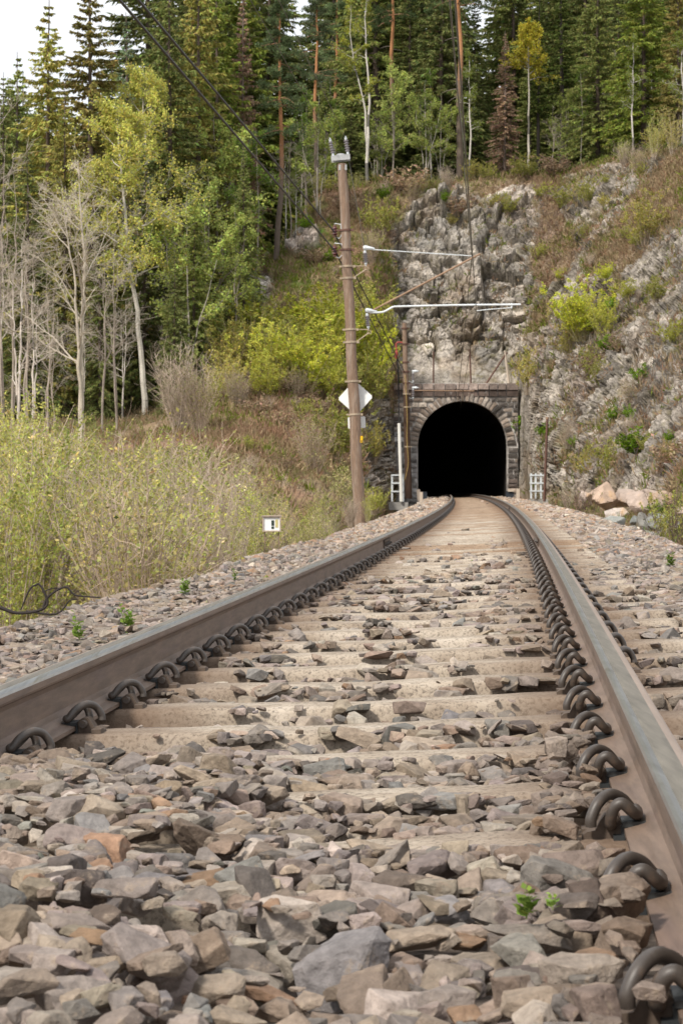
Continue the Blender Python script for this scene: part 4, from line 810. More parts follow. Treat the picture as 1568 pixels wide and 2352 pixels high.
# ------------------------------------------------------------------ boulders and rubble on the right
def rock_thing(name, c, sz, seed, col, mat, label, group=None, flat=1.0):
    bm = bmesh.new(); bmesh.ops.create_icosphere(bm, subdivisions=4, radius=1); V = np.array([v.co[:] for v in bm.verts]); Fc = np.array([[v.index for v in f.verts] for f in bm.faces]); bm.free()
    r = np.random.default_rng(seed); nn = r.normal(size=(15, 3)); nn /= np.linalg.norm(nn, axis=1)[:, None]; dd = r.uniform(.55, .88, 15)
    t = np.min(np.where(V @ nn.T > .05, dd / np.maximum(V @ nn.T, .05), 9), 1); V = V * np.minimum(t, 1.05)[:, None]; V = V + .035 * np.stack([fbm(V * 3 + seed * 3.3, k, 3) for k in (1, 2, 3)], 1)
    mb = MB(); k = np.clip(1 + .35 * fbm(V[Fc].mean(1) * 1.4 + seed, 9, 3), .6, 1.5)[:, None]; mb.add(V * np.asarray(sz), Fc, np.asarray(col) * k); o = mb.build(name, mat); o.location = c; o.rotation_euler = (0, 0, r.uniform(-.3, .3)); return tag(o, label, 'boulder' if name == 'boulder' else 'rock', group)
pinks = [(.50, .40, .34), (.46, .34, .26), (.55, .48, .43), (.40, .32, .27)]
for k, (px_, py_, w_, h_, Z, lb) in enumerate(((1343, 1146, 40, 46, 61, 'pale pinkish boulder nearest the track right of the portal, tall and narrow'), (1388, 1142, 80, 62, 62, 'pinkish grey boulder with an ochre face, second from the track'), (1365, 1142, 34, 30, 64, 'small grey pink boulder wedged behind the first two'), (1432, 1148, 52, 52, 62.5, 'mid sized cracked pink boulder in the middle of the boulder row'), (1478, 1150, 88, 68, 61.5, 'largest cream pink boulder in the row at the slope foot'), (1532, 1150, 70, 48, 62, 'ochre stained long boulder behind the bright green bushes'), (1415, 1180, 60, 28, 59, 'low flat grey boulder in front of the pink boulder row'), (1560, 1180, 50, 34, 57, 'dull tan boulder at the right edge of the photo'))):
    rock_thing('boulder', at(px_, py_, Z), (w_ * .56 * Z / F, .55, h_ * .56 * Z / F), 40 + k, pinks[k % 4], M['boulder'], lb, 'boulders at the foot of the right slope')
grn = [(.25, .255, .235), (.20, .21, .20), (.30, .285, .255), (.235, .225, .20)]
RB = [(1405, 1200, 60, 36, 43), (1420, 1232, 48, 26, 39), (1448, 1222, 38, 40, 41), (1475, 1203, 34, 50, 43), (1510, 1200, 52, 42, 43), (1460, 1195, 30, 24, 45), (1490, 1235, 56, 44, 39), (1528, 1232, 60, 52, 38.5), (1556, 1215, 48, 44, 42), (1545, 1260, 56, 36, 36), (1508, 1262, 44, 26, 36.5), (1470, 1258, 36, 24, 37.5), (1440, 1248, 34, 20, 38), (1565, 1240, 44, 40, 38), (1390, 1215, 30, 22, 42), (1500, 1185, 40, 26, 46), (1540, 1190, 44, 30, 46), (1575, 1275, 60, 40, 34)]
for k, (px_, py_, w_, h_, Z) in enumerate(RB):
    o_ = sorted(RB).index(RB[k]) + 1; shp = 'flat' if w_ > 1.6 * h_ else 'upright' if h_ >= w_ else 'blocky'
    rock_thing('rubble_stone', at(px_, py_ + 4, Z), (w_ * .6 * Z / F, .26, h_ * .62 * Z / F), 80 + k, grn[k % 4], M['graystone'], f'{shp} grey-green stone in the rubble heap below the boulders, {ordw(o_)} from left', 'grey rubble heap right of the ballast')
print('lineside', round(time.time() - T00, 1))
# ------------------------------------------------------------------ plants: one of each kind is modelled, then copied
def jit(rng_, base, n, a=.25, hue=.10):
    return np.clip(np.asarray(base) * rng_.normal(1, a, (n, 1)).clip(.4, 1.8) * rng_.normal(1, hue, (n, 3)), .004, .8)
def blades(mb, base, d, side, L_, W_, col):
    """diamond shaped leaves or sprays"""
    L_ = np.asarray(L_)[:, None]; W_ = np.asarray(W_)[:, None]; n = len(base); V = np.stack([base, base + d * L_ * .45 + side * W_, base + d * L_, base + d * L_ * .45 - side * W_], 1).reshape(-1, 3)
    mb.add(V, np.arange(4 * n).reshape(n, 4), col)
def unit(v): return v / (np.linalg.norm(v, axis=-1, keepdims=True) + 1e-9)
def clumpy(pts, col, s, sc=1.1, amt=.45): return np.clip(col * (1 + amt * fbm(pts * sc, s, 2))[:, None], .004, .8)
PARK = empty
def spruce(name, H_, R_, seed, col, bark=(.12, .09, .07), base=.04, dens=1.0, dead=False, droop=.5, tops=None):
    r = np.random.default_rng(seed); root = empty(name, (0, 0, -50)); mb = MB(); k = 14; wob = r.normal(0, .03, (k, 2)).cumsum(0)
    pts = np.stack([wob[:, 0] * .6, wob[:, 1] * .6, np.linspace(0, H_, k)], 1); mb.tube(pts, np.linspace(H_ * .0115, .015, k), 8, bark)
    bb = []; z = H_ * base; B, D_, S_, LL, WW, CC = [], [], [], [], [], []
    while z < H_ * .985:
        t = z / H_; L0 = R_ * (1 - t) ** .85 * (1 if t > .16 else .72 + t * 1.7); nb = r.integers(6, 9) if L0 > .6 else 5
        for q_ in range(nb):
            az = r.uniform(0, 6.283); Lb = L0 * r.uniform(.62, 1.12); rise = .25 * (t - .45) + r.normal(0, .06); m_ = max(5, int(Lb * 8)); u = np.linspace(0, 1, m_)
            h = np.array((math.cos(az), math.sin(az), 0)); zz = z + Lb * (rise * u - droop * u * u * (1 - t * .7) + .20 * u ** 3)
            p = np.stack([wob[int(t * 13)][0] * .6 + h[0] * Lb * u, wob[int(t * 13)][1] * .6 + h[1] * Lb * u, zz], 1); mb.tube(p[::max(1, m_ // 4)], np.linspace(.010 + Lb * .006, .004, len(p[::max(1, m_ // 4)])), 3, bark, cap=False)
            n_ = int(Lb * 46 * dens) + 8; w_ = r.uniform(.10, 1, n_) ** .8; pi = np.stack([np.interp(w_, u, p[:, i]) for i in range(3)], 1); sd = np.array((-h[1], h[0], 0)) * r.choice([-1, 1], (n_, 1))
            dd = unit(h * r.uniform(.2, .9, (n_, 1)) + sd * r.uniform(.0, 1.0, (n_, 1)) * (w_ < .93)[:, None] + np.array((0, 0, 1)) * r.uniform(-1.1, .05, (n_, 1)))
            if dead: m2_ = r.random(n_) < .62; pi, dd, w_ = pi[m2_], dd[m2_], w_[m2_]; n_ = len(pi)
            B.append(pi); D_.append(dd); S_.append(unit(np.cross(dd, r.normal(size=(n_, 3))))); LL.append(r.uniform(.18, .44, n_) * (1.15 - .45 * w_) * min(1, .45 + Lb * .35)); WW.append(r.uniform(.022, .052, n_))
        z += H_ * r.uniform(.013, .021)
    B = np.concatenate(B); c = clumpy(B, jit(r, col, len(B), .22, .10), seed, .9, .5); cb = MB(); blades(cb, B, np.concatenate(D_), np.concatenate(S_), np.concatenate(LL), np.concatenate(WW), c)
    mb.build('trunk', M['bark'], root); cb.build('crown', M['needle'], root); return root, H_
def pine(name, H_, seed, col, clear=.55, R_=2.6, lean=0.):
    r = np.random.default_rng(seed); root = empty(name, (0, 0, -50)); mb = MB(); k = 24; wob = r.normal(0, .05, (k, 2)).cumsum(0); t = np.linspace(0, 1, k)
    pts = np.stack([wob[:, 0] + lean * np.sin(t * 3) * .5, wob[:, 1], t * H_], 1); rad = H_ * .0105 * (1 - t) ** .8 + .03
    bc = lambda tt: np.array((.15, .115, .09)) * (1 - sstep(.22, .5, tt)) + np.array((.40, .19, .085)) * sstep(.22, .5, tt)
    for i in range(k - 1): mb.tube(pts[i:i + 2], rad[i:i + 2], 8, bc(t[i]), cap=False)
    B, D_, S_, LL, WW = [], [], [], [], []
    for q_ in range(46):
        tb = clear + (1 - clear) * r.random() ** .9 * .98; p0 = np.array([np.interp(tb, t, pts[:, i]) for i in range(3)]); az = r.uniform(0, 6.283); x = (tb - clear) / (1 - clear)
        Lb = R_ * (1.15 - .85 * x) * r.uniform(.45, 1.1); d = np.array((math.cos(az), math.sin(az), r.uniform(-.15, .55))); u = np.linspace(0, 1, 6)[:, None]; p = p0 + d * Lb * u + np.array((0, 0, -.25)) * Lb * u ** 2 * (1 - x) + np.cumsum(r.normal(0, .05, (6, 3)), 0)
        mb.tube(p, np.linspace(.045, .012, 6), 4, (.30, .17, .10), cap=False)
        for c_ in range(r.integers(4, 8)):
            w_ = r.uniform(.35, 1.05); cpt = np.array([np.interp(min(w_, 1), u[:, 0], p[:, i]) for i in range(3)]) + r.normal(0, .22 * Lb / 2, 3) * (1, 1, .6); n_ = 64; o = unit(r.normal(size=(n_, 3))) * (1, 1, .62)
            B.append(cpt + o * r.uniform(.05, .30, (n_, 1))); dd = unit(o + np.array((0, 0, .5))); D_.append(dd); S_.append(unit(np.cross(dd, r.normal(size=(n_, 3))))); LL.append(r.uniform(.12, .26, n_)); WW.append(r.uniform(.02, .04, n_))
    for q_ in range(9):                                 # dead branch stubs low down
        tb = r.uniform(.25, clear); p0 = np.array([np.interp(tb, t, pts[:, i]) for i in range(3)]); az = r.uniform(0, 6.283); L_ = r.uniform(.4, 1.5); u = np.linspace(0, 1, 4)[:, None]; mb.tube(p0 + np.array((math.cos(az), math.sin(az), .1)) * L_ * u - np.array((0, 0, .3)) * L_ * u * u, np.linspace(.03, .008, 4), 3, (.24, .20, .17), cap=False)
    B = np.concatenate(B); cb = MB(); blades(cb, B, np.concatenate(D_), np.concatenate(S_), np.concatenate(LL), np.concatenate(WW), clumpy(B, jit(r, col, len(B), .25, .08), seed, 1.3, .4)); mb.build('trunk', M['bark'], root); cb.build('crown', M['needle'], root); return root, H_
def broadleaf(name, H_, seed, leaf, bark, R_=2.0, n1=22, n2=7, n3=5, nleaf=6, lsz=.09, start=.3, lean=0., trunk_r=None, up=.75, twig=None, birchbark=False, topheavy=.0, fork=0):
    r = np.random.default_rng(seed); root = empty(name, (0, 0, -50)); mb = MB(); tw = MB(); B = []; trunk_r = trunk_r or H_ * .011; twig = twig or tuple(c * .75 for c in bark)
    k = 18; t = np.linspace(0, 1, k); wob = np.cumsum(r.normal(0, .035, (k, 2)), 0) * H_ / 10
    stems = []
    for f_ in range(fork + 1):
        o = 0 if f_ == 0 else f_ * .07 * (-1) ** f_; pt = np.stack([wob[:, 0] + lean * t * H_ + (o * H_ * sstep(.12, 1, t) if f_ else 0) + (r.normal(0, .03, k).cumsum() if f_ else 0), wob[:, 1], t * H_ * (1 - .1 * f_)], 1); stems.append(pt); rad = trunk_r * (1 - t * .93) ** (.9) * (1 if f_ == 0 else .75)
        for i in range(k - 1):
            c = np.array(bark) * r.uniform(.85, 1.1)
            if birchbark: c = c * (.30 if r.random() < .22 + .5 * (t[i] < .08) else 1)
            mb.tube(pt[i:i + 2], rad[i:i + 2], 7, c, cap=False)
    def grow(p0, d, L_, rad, n, sag):
        u = np.linspace(0, 1, n)[:, None]; p = p0 + d * L_ * u + np.array((0, 0, sag)) * L_ * u * u + np.cumsum(r.normal(0, .055 * L_, (n, 3)), 0) * u; return p
    for q_ in range(n1):
        x = r.random() ** (1 - topheavy); tb = start + (1 - start) * x * .97; st = stems[r.integers(0, len(stems))]; p0 = np.array([np.interp(tb, t, st[:, i]) for i in range(3)]); az = r.uniform(0, 6.283); el = r.uniform(.35, .95) * up
        L1 = R_ * (1.1 - .75 * x) * r.uniform(.55, 1.15) * (1 if x > .15 else .7); d = np.array((math.cos(az) * math.cos(el), math.sin(az) * math.cos(el), math.sin(el))); p = grow(p0, d, L1, 0, 7, .12); r1_ = min(trunk_r, .10) * (.16 + .22 * (1 - x)); mb.tube(p, np.linspace(r1_, r1_ * .25, 7), 5, np.array(bark) * .9, cap=False)
        for a in range(n2):
            w_ = r.uniform(.25, 1); p1 = np.array([np.interp(w_, np.linspace(0, 1, 7), p[:, i]) for i in range(3)]); d2 = unit(d + r.normal(0, .55, 3)); L2 = L1 * r.uniform(.25, .55); p2 = grow(p1, d2, L2, 0, 5, .05); tw.tube(p2, np.linspace(r1_ * .32 + .003, .004, 5), 3, twig, cap=False)
            for b in range(n3):
                w2 = r.uniform(.2, 1); p3 = np.array([np.interp(w2, np.linspace(0, 1, 5), p2[:, i]) for i in range(3)]); d3 = unit(d2 + r.normal(0, .6, 3)); L3 = L2 * r.uniform(.3, .7); p4 = grow(p3, d3, L3, 0, 3, .0); tw.tube(p4, (.0055, .004, .002), 3, twig, cap=False)
                if nleaf: B.append(np.array([p4[-1] * s_ + p4[0] * (1 - s_) for s_ in r.random(nleaf)]) + r.normal(0, .07, (nleaf, 3)))
    mb.build('trunk', M['bark'], root)
    if nleaf:
        B = np.concatenate(B); dd = unit(r.normal(size=B.shape)); cb = tw; [x_[2].__iadd__(1) for x_ in tw.q]; blades(cb, B, dd, unit(np.cross(dd, r.normal(size=B.shape))), r.uniform(.7, 1.3, len(B)) * lsz, r.uniform(.28, .42, len(B)) * lsz, clumpy(B, jit(r, leaf, len(B), .2, .08), seed, 1.0, .35)); cb.build('crown', [M['leaf'], M['twig']], root)
    else: tw.build('crown', M['twig'], root)
    return root, H_
def shrub(name, H_, seed, leaf, bark, spread=.5, stems=22, nl=1500, lsz=.055, low=.25, side=5, catkin=None):
    r = np.random.default_rng(seed); root = empty(name, (0, 0, -50)); mb = MB(); B = []; DD_ = []
    for q_ in range(stems):
        az = r.uniform(0, 6.283); sp_ = r.random() ** .7 * spread; L_ = H_ * r.uniform(.55, 1.02) * (1 - .25 * sp_); b0 = np.array((math.cos(az), math.sin(az), 0)) * sp_ * .35 * H_ * .4; u = np.linspace(0, 1, 7)[:, None]
        p = b0 + np.array((math.cos(az) * sp_ * .75, math.sin(az) * sp_ * .75, 1)) * L_ * u * (1, 1, 1) + np.cumsum(r.normal(0, .022 * H_ / 2, (7, 3)), 0) * u; c = np.array(bark) * r.uniform(.7, 1.25); mb.tube(p, np.linspace(.0045 * H_ / 2 + .002, .0025, 7), 4, c, cap=False)
        for s_ in range(side):
            w_ = r.uniform(low, 1); p1 = np.array([np.interp(w_, u[:, 0], p[:, i]) for i in range(3)]); d = unit(np.array((r.normal(0, .5), r.normal(0, .5), r.uniform(.4, 1.2)))); L2 = L_ * r.uniform(.12, .34) * (1.2 - w_ * .5); p2 = p1 + d * L2 * np.linspace(0, 1, 4)[:, None] + np.cumsum(r.normal(0, .02, (4, 3)), 0); mb.tube(p2, (.004, .0035, .003, .0018), 3, c * 1.05, cap=False)
            m_ = max(1, nl // (stems * side)) if nl else 0
            if m_: w3 = r.uniform(.1, 1.0, m_); B.append(np.stack([np.interp(w3, np.linspace(0, 1, 4), p2[:, i]) for i in range(3)], 1) + r.normal(0, .025, (m_, 3))); DD_.append(np.repeat(d[None], m_, 0))
    mb.build('stems', M['twig'], root)
    if nl:
        B = np.concatenate(B); dd = unit(np.concatenate(DD_) * .7 + r.normal(0, .6, B.shape)); col = jit(r, leaf, len(B), .22, .08)
        if catkin is not None: m_ = r.random(len(B)) < .4; col[m_] = jit(r, catkin, m_.sum(), .12, .04)
        cb = MB(); blades(cb, B, dd, unit(np.cross(dd, r.normal(size=B.shape))), r.uniform(.7, 1.35, len(B)) * lsz, r.uniform(.22, .36, len(B)) * lsz, clumpy(B, col, seed, 1.2, .3)); cb.build('leaves', M['leaf'], root)
    return root, H_
CNT = 0
FIRST = set()
def put(proto, px, Z, top=None, h=None, label=None, cat='tree', group=None, wide=1.0, z=None, base_py=None, rz=None, sink=.12):
    """stand a copy of a plant on the ground under px at depth Z, as tall as the photo shows it"""
    root, H0 = proto; X = (px - CX) * Z / F; zb = (hill_z(X, Z) if z is None else z) - sink
    if base_py is not None: zb = CAMZ - (base_py - YH) * Z / F
    hh = h if h else (CAMZ - (top - YH) * Z / F) - zb; s = hh / H0
    if root.name in FIRST: o = copy_thing(root)
    else: FIRST.add(root.name); o = root
    global CNT; CNT += 1
    o.location = (X, Z, zb); o.scale = (s * wide, s * wide, s); o.rotation_euler = (0, 0, (CNT * 2.399) % 6.283 if rz is None else rz); o['label'] = label; o['category'] = cat
    if group: o['group'] = group
    return o
OL, DK, GN, BL = (.35, .33, .095), (.215, .24, .08), (.285, .315, .10), (.21, .26, .15)
SPR = {'olive': [spruce('spruce_tree', 17, 3.5, 1, OL), spruce('spruce_tree', 18, 3.2, 2, (.30, .26, .085))], 'dark': [spruce('spruce_tree', 18, 3.2, 3, DK), spruce('spruce_tree', 16, 3.3, 4, (.165, .185, .065), dens=.9)], 'green': [spruce('spruce_tree', 16, 3.6, 5, GN), spruce('spruce_tree', 15, 3.3, 6, (.22, .26, .055))], 'blue': [spruce('spruce_tree', 16, 2.3, 7, BL, droop=.25)], 'dead': [spruce('dead_spruce', 15, 2.4, 8, (.29, .20, .135), (.22, .17, .14), dead=True)], 'open': [spruce('spruce_tree', 20, 2.4, 9, (.09, .115, .03), (.06, .05, .04), base=.3, dens=.7)]}
PIN = [pine('pine_tree', 20, 11, (.16, .21, .10), .48, 2.6, .4), pine('pine_tree', 22, 12, (.17, .21, .11), .55, 2.4), pine('pine_tree', 22, 13, (.085, .115, .05), .6, 3.0, -.5)]
YG, LG, FG, YE = (.42, .41, .10), (.32, .37, .10), (.16, .24, .05), (.42, .37, .05)
WB, GB = (.58, .54, .48), (.36, .30, .25)
TR = {'yellow': broadleaf('leafing_birch', 12, 21, YG, (.60, .56, .49), 2.6, 38, 8, 6, 9, .10, .42, .105, .13, birchbark=False), 'light': broadleaf('leafing_tree', 9, 22, LG, (.27, .235, .19), 2.1, 26, 7, 5, 6, .12, .25, 0., .07, fork=1),
      'fresh': broadleaf('young_birch', 8, 23, (.33, .38, .10), (.42, .38, .32), 1.4, 24, 6, 5, 6, .12, .35, 0, .05, birchbark=True, fork=2), 'twin': broadleaf('twin_birch', 20, 24, (.26, .27, .05), WB, 2.1, 28, 6, 5, 7, .15, .45, 0, .17, birchbark=True, fork=1),
      'ytop': broadleaf('leafing_birch', 13, 25, YE, (.42, .38, .32), 2.0, 30, 7, 6, 9, .15, .5, 0, .12, birchbark=True, topheavy=.45), 'slim': broadleaf('slim_birch', 9, 26, (.20, .24, .05), WB, 1.0, 20, 6, 5, 5, .08, .35, 0, .075, birchbark=True),
      'bare': broadleaf('bare_aspen', 12, 27, None, (.52, .46, .37), 3.4, 30, 9, 6, 0, start=.36, trunk_r=.13, twig=(.52, .46, .37), up=1.0, fork=1), 'bare2': broadleaf('bare_birch', 10, 28, None, (.60, .54, .47), 2.0, 18, 7, 5, 0, start=.35, trunk_r=.085, twig=(.40, .34, .27), birchbark=True, fork=1, up=1.1), 'grey': broadleaf('bare_tree', 9, 29, None, (.38, .32, .265), 1.9, 17, 7, 5, 0, start=.3, trunk_r=.055, twig=(.36, .315, .255), fork=1, up=.95),
      'thin': broadleaf('slender_tree', 9, 30, (.11, .17, .03), (.26, .23, .19), 1.1, 18, 6, 5, 4, .09, .4, 0, .06)}
SH = {'lime': [shrub('lime_shrub', 3.2, 41, (.47, .49, .065), (.34, .30, .15), .8, 40, 8500, .085), shrub('lime_shrub', 3.2, 42, (.45, .45, .09), (.34, .30, .16), .8, 38, 7000, .082)], 'olive': [shrub('olive_shrub', 3, 43, (.35, .35, .09), (.34, .27, .19), .75, 36, 5000, .095), shrub('olive_shrub', 3, 44, (.40, .36, .10), (.37, .29, .21), .7, 36, 4200, .09)],
      'twiggy': [shrub('bare_shrub', 3, 45, None, (.42, .34, .265), .42, 52, 0, side=12, low=.15), shrub('bare_shrub', 3, 46, (.34, .32, .12), (.40, .31, .235), .45, 50, 1400, .07, side=10)], 'birch': [shrub('leafing_shrub', 4.2, 47, (.42, .42, .12), (.46, .38, .31), .36, 18, 4600, .066, .15, 10), shrub('leafing_shrub', 4.4, 48, (.48, .43, .15), (.44, .36, .29), .34, 20, 3800, .064, .15, 10), shrub('leafing_shrub', 3.8, 49, (.38, .40, .11), (.42, .34, .27), .42, 20, 4600, .062, .15, 10)],
      'cream': [shrub('willow_shrub', 2.4, 50, (.30, .30, .10), (.33, .26, .19), .5, 16, 1300, .06, .35, 8, catkin=(.58, .52, .27))], 'green': [shrub('green_bush', 1.2, 51, (.17, .28, .025), (.2, .18, .1), .9, 22, 1300, .11, .1, 6)], 'dark': [shrub('dark_twig_bush', 1.6, 52, (.16, .17, .05), (.10, .07, .055), .9, 22, 300, .05, .2, 8)], 'red': [shrub('bracken_clump', 1.0, 53, (.33, .24, .155), (.36, .27, .19), 1.2, 44, 700, .10, .1, 5)]}
for d_ in list(SPR.values()) + [PIN, list(TR.values())] + list(SH.values()):
    for root, _ in d_: COL.objects  # prototypes are used as the first of their kind
print('protos', round(time.time() - T00, 1))
# ---- spruces and pines
rt = random.Random(77)
BIG = [('olive', 0, 112, 112, -10, 1.05, 'olive spruce with a ragged pointed top near the left edge of the sky'), ('green', 0, 42, 128, 118, .9, 'small pointed spruce left of the big olive spruce, against white sky'), ('dark', 0, 8, 122, 165, .9, 'dark spruce cut by the left edge of the photo'), ('olive', 1, 212, 106, -95, 1.1, 'huge broad olive-brown spruce left of the two black cables'), ('blue', 0, 298, 124, 28, 1.0, 'bluish green conifer between the huge spruce and the black cables'), ('dark', 0, 388, 109, -60, 1.1, 'dark green spruce directly right of where the black cables start'),
       ('olive', 0, 455, 113, -120, 1.0, 'tall olive-brown spruce right of the dark one behind the cables'), ('green', 1, 500, 120, -60, .9, 'green spruce between the tall olive spruce and the rusty thin one'), ('dead', 0, 556, 122, -30, .7, 'thin rusty dying spruce left of the orange-trunked pine'), ('green', 0, 260, 112, 120, .8, 'mid green spruce in front of the bluish conifer'), ('olive', 0, 150, 104, 190, .8, 'shorter yellow-olive spruce below the two big left spruces'), ('dark', 1, 330, 103, 330, .9, 'low shaded spruce behind the yellow-leafed birch'), ('dark', 0, 560, 108, 330, .8, 'dark young spruce on the slope left of the red pine trunk'), ('green', 0, 445, 100, 430, .9, 'young spruce shaded under the light green trees'), ('dark', 1, 60, 98, 330, 1., 'dark spruce behind the bare twigs at the far left'), ('dark', 0, 230, 99, 470, .9, 'dark young spruce between the bare aspen and the leaning birch'), ('dark', 1, 400, 96, 560, .8, 'small shaded spruce right of the leaning birch trunk'),
       ('dead', 0, 1160, 131, 70, 1.05, 'dead rust-brown spruce standing on the crest left of the yellow-topped birch'), ('open', 0, 1290, 134, -140, 1.1, 'dark open-crowned spruce with a long bare trunk above the cliff'), ('green', 0, 1372, 128, -110, 1.0, 'tall green spruce second from the right on the crest'), ('green', 1, 1478, 124, -150, 1.2, 'broad bright green spruce above the right cliff'), ('olive', 1, 1556, 122, -120, 1.0, 'olive spruce cut by the right edge of the photo'), ('open', 0, 1235, 138, -60, .9, 'open dark spruce behind the yellow-topped birch'), ('dark', 0, 940, 140, -90, 1., 'dark spruce behind the twin birch right of the pole'), ('dark', 1, 1010, 136, -160, 1.2, 'broad dark conifer filling the wood right of the red trunk'), ('dark', 0, 1090, 146, -30, .8, 'dark spruce left of the dead brown one'), ('dark', 1, 1420, 138, -60, 1., 'dark spruce in the gap between the two green ones')]
for k_, i_, px_, Z, top, wd, lb in BIG: put(SPR[k_][i_ % len(SPR[k_])], px_, Z, top, label=lb, wide=wd)
put(PIN[0], 634, 118, -8, base_py=597, label='pine with a bright orange trunk and high crown on the ridge left of the pole', rz=0.3); put(PIN[1], 727, 128, -40, label='slim pine with a bent grey foot and orange upper trunk just left of the pole', rz=2.0); put(PIN[2], 1049, 129, -260, label='tall dark pine whose trunk stands behind the overhead wires', rz=1.0); put(PIN[2], 905, 137, -190, label='dark pine towering behind the reddish forked trunk', wide=.9, rz=4.0); put(PIN[1], 1000, 142, -150, label='pine with rust red upper trunk in the dark wood behind the birches', rz=5.0); put(PIN[0], 780, 146, -60, label='blurred pine crown behind the top of the wooden pole', rz=3.3)
back = []
for k in range(84):                                     # the wood behind
    px_ = -60 + k * 20 + rt.uniform(-12, 12); Z = rt.uniform(140, 185)
    if 630 < px_ < 745 or 1065 < px_ < 1150: continue
    top = (rt.uniform(-330, -60) if k % 4 else rt.uniform(0, 160)) if px_ > 345 else rt.uniform(150, 300)
    put(SPR[rt.choice(['dark', 'dark', 'green'])][k % 2], px_, Z, top, label='one of the dark spruces massed in shade at the back of the wood', group='spruces massed at the back of the wood', wide=1.2)
for k in range(26):                                     # low spruce cover between the trunks
    px_ = 690 + k * 25 + rt.uniform(-8, 8) if k < 17 else -20 + (k - 17) * 62 + rt.uniform(-15, 15); Z = rt.uniform(134, 146) if k < 17 else rt.uniform(112, 130)
    put(SPR['dark'][k % 2], px_, Z, h=rt.uniform(4, 8), label='one of the small dark spruces filling the shade between the trunks', group='small shaded spruces between the trunks', wide=1.5)
# ---- leafing and bare trees
for key, px_, Z, top, kw in (('yellow', 334, 99, 262, dict(base_py=962, label='yellow-leafed birch with a pale trunk leaning to the left before the dark wood', rz=3.3)), ('yellow', 375, 108, 185, dict(label='small yellow-green birch among the spruces below the black cables', wide=.8)), ('ytop', 1211, 127.5, 55, dict(label='slim birch with a bright yellow top on the crest', rz=1.)), ('twin', 842, 127, -40, dict(label='twin-stemmed white birch on the crest right of the pole', rz=0.2)), ('light', 905, 128, 130, dict(label='light green forked tree with a reddish trunk beside the twin birch')), ('fresh', 975, 127.5, 185, dict(label='fresh green birch clump above the left end of the cliff')), ('fresh', 1012, 129, 215, dict(label='smaller green birch clump left of the dark pine trunk')), ('slim', 1079, 128, 120, dict(label='thin white birch right of the dark pine trunk')), ('light', 470, 103, 405, dict(label='bright green leafing tree at the middle of the left wood')), ('light', 505, 112, 245, dict(label='light green tree top under the black cables')), ('fresh', 430, 99, 440, dict(label='pale green multi-stemmed birch in front of the left wood')), ('thin', 560, 111, 320, dict(label='thin sparse tree left of the orange pine trunk')), ('thin', 585, 113, 300, dict(label='second sparse thin tree left of the orange pine trunk')), ('slim', 655, 120, 330, dict(label='thin pale birch stem right beside the orange pine trunk')), ('thin', 770, 131, 230, dict(label='slender tree behind the top insulators of the pole')), ('thin', 690, 133, 220, dict(label='slender tree between the two orange-trunked pines')), ('fresh', 745, 134, 260, dict(label='faint birch clump behind the pole top')),
     ('slim', 1451, 121, 75, dict(label='slim white-stemmed birch on the right crest', rz=2.)), ('slim', 1566, 118, 60, dict(label='pale birch cut by the right edge of the photo', wide=1.4)), ('grey', 1268, 128, 250, dict(label='grey bare multi-stemmed bush tree on the crest')), ('thin', 1330, 127, 150, dict(label='sparse young tree left of the white-stemmed birch')), ('light', 1300, 129, 200, dict(label='leafing tree in front of the open dark spruce')), ('bare', 182, 79, 372, dict(base_py=1065, label='large pale bare aspen with spreading twigs at the left', rz=.9)), ('bare2', 45, 70, 560, dict(base_py=1070, label='white-stemmed bare birch leaning near the left edge')), ('bare2', 74, 72, 640, dict(base_py=1100, label='second white bare birch right of the leaning one', rz=2.2)), ('grey', 8, 80, 225, dict(label='grey bare tree cut by the left edge', wide=.8)), ('grey', 30, 92, 400, dict(label='grey twiggy tree behind the white bare birches')), ('grey', 110, 88, 600, dict(label='grey bare tree between the white birches and the aspen')), ('bare2', 283, 97, 690, dict(base_py=965, label='short white birch stem at the foot of the leaning yellow birch', rz=.7)), ('grey', 235, 90, 560, dict(label='bare grey tree right of the large aspen')), ('bare', 330, 104, 430, dict(label='bare branching tree behind the leaning birch trunk', wide=.7)), ('grey', 395, 101, 650, dict(label='grey twiggy tree above the round bare shrub')), ('light', 540, 107, 470, dict(label='light green tree above the outcrop in the left wood'))):
    put(TR[key], px_, Z, top, **kw)
for k in range(22):                                     # thin stems on the crest
    px_ = rt.choice([rt.uniform(690, 1120), rt.uniform(1240, 1540), rt.uniform(560, 760)]); put(TR[rt.choice(['thin', 'slim', 'fresh', 'grey'])], px_, rt.uniform(128, 136) if px_ > 740 else rt.uniform(118, 126), h=rt.uniform(4, 8.5), label='one of the thin young stems in front of the dark wood on the crest', group='thin young stems along the crest')
for k in range(5):                                      # grey bare stems before the dark wood at the left
    px_ = -10 + k * 70 + rt.uniform(-9, 9); put(TR['grey' if k % 3 else 'bare2'], px_, rt.uniform(76, 99), top=rt.uniform(430, 760), label='one of the grey bare stems veiling the dark wood at the left', group='grey bare stems before the dark wood')
for k in range(34):                                     # ragged brush along the crest
    px_ = 745 + k * 23 + rt.uniform(-9, 9); kind = rt.choice(['olive', 'twiggy', 'red', 'olive', 'birch']); what = {'olive': 'olive bush', 'twiggy': 'twiggy bush', 'red': 'rust-brown bracken', 'birch': 'pale green sapling'}[kind]
    put(SH[kind][k % len(SH[kind])], px_, rt.uniform(124.5, 128) if px_ < 1300 else rt.uniform(117, 123), h=rt.uniform(.6, 1.9), cat='shrub', wide=1.5, label=f'{what} in the ragged brush along the crest', group=f'{what} plants along the crest')
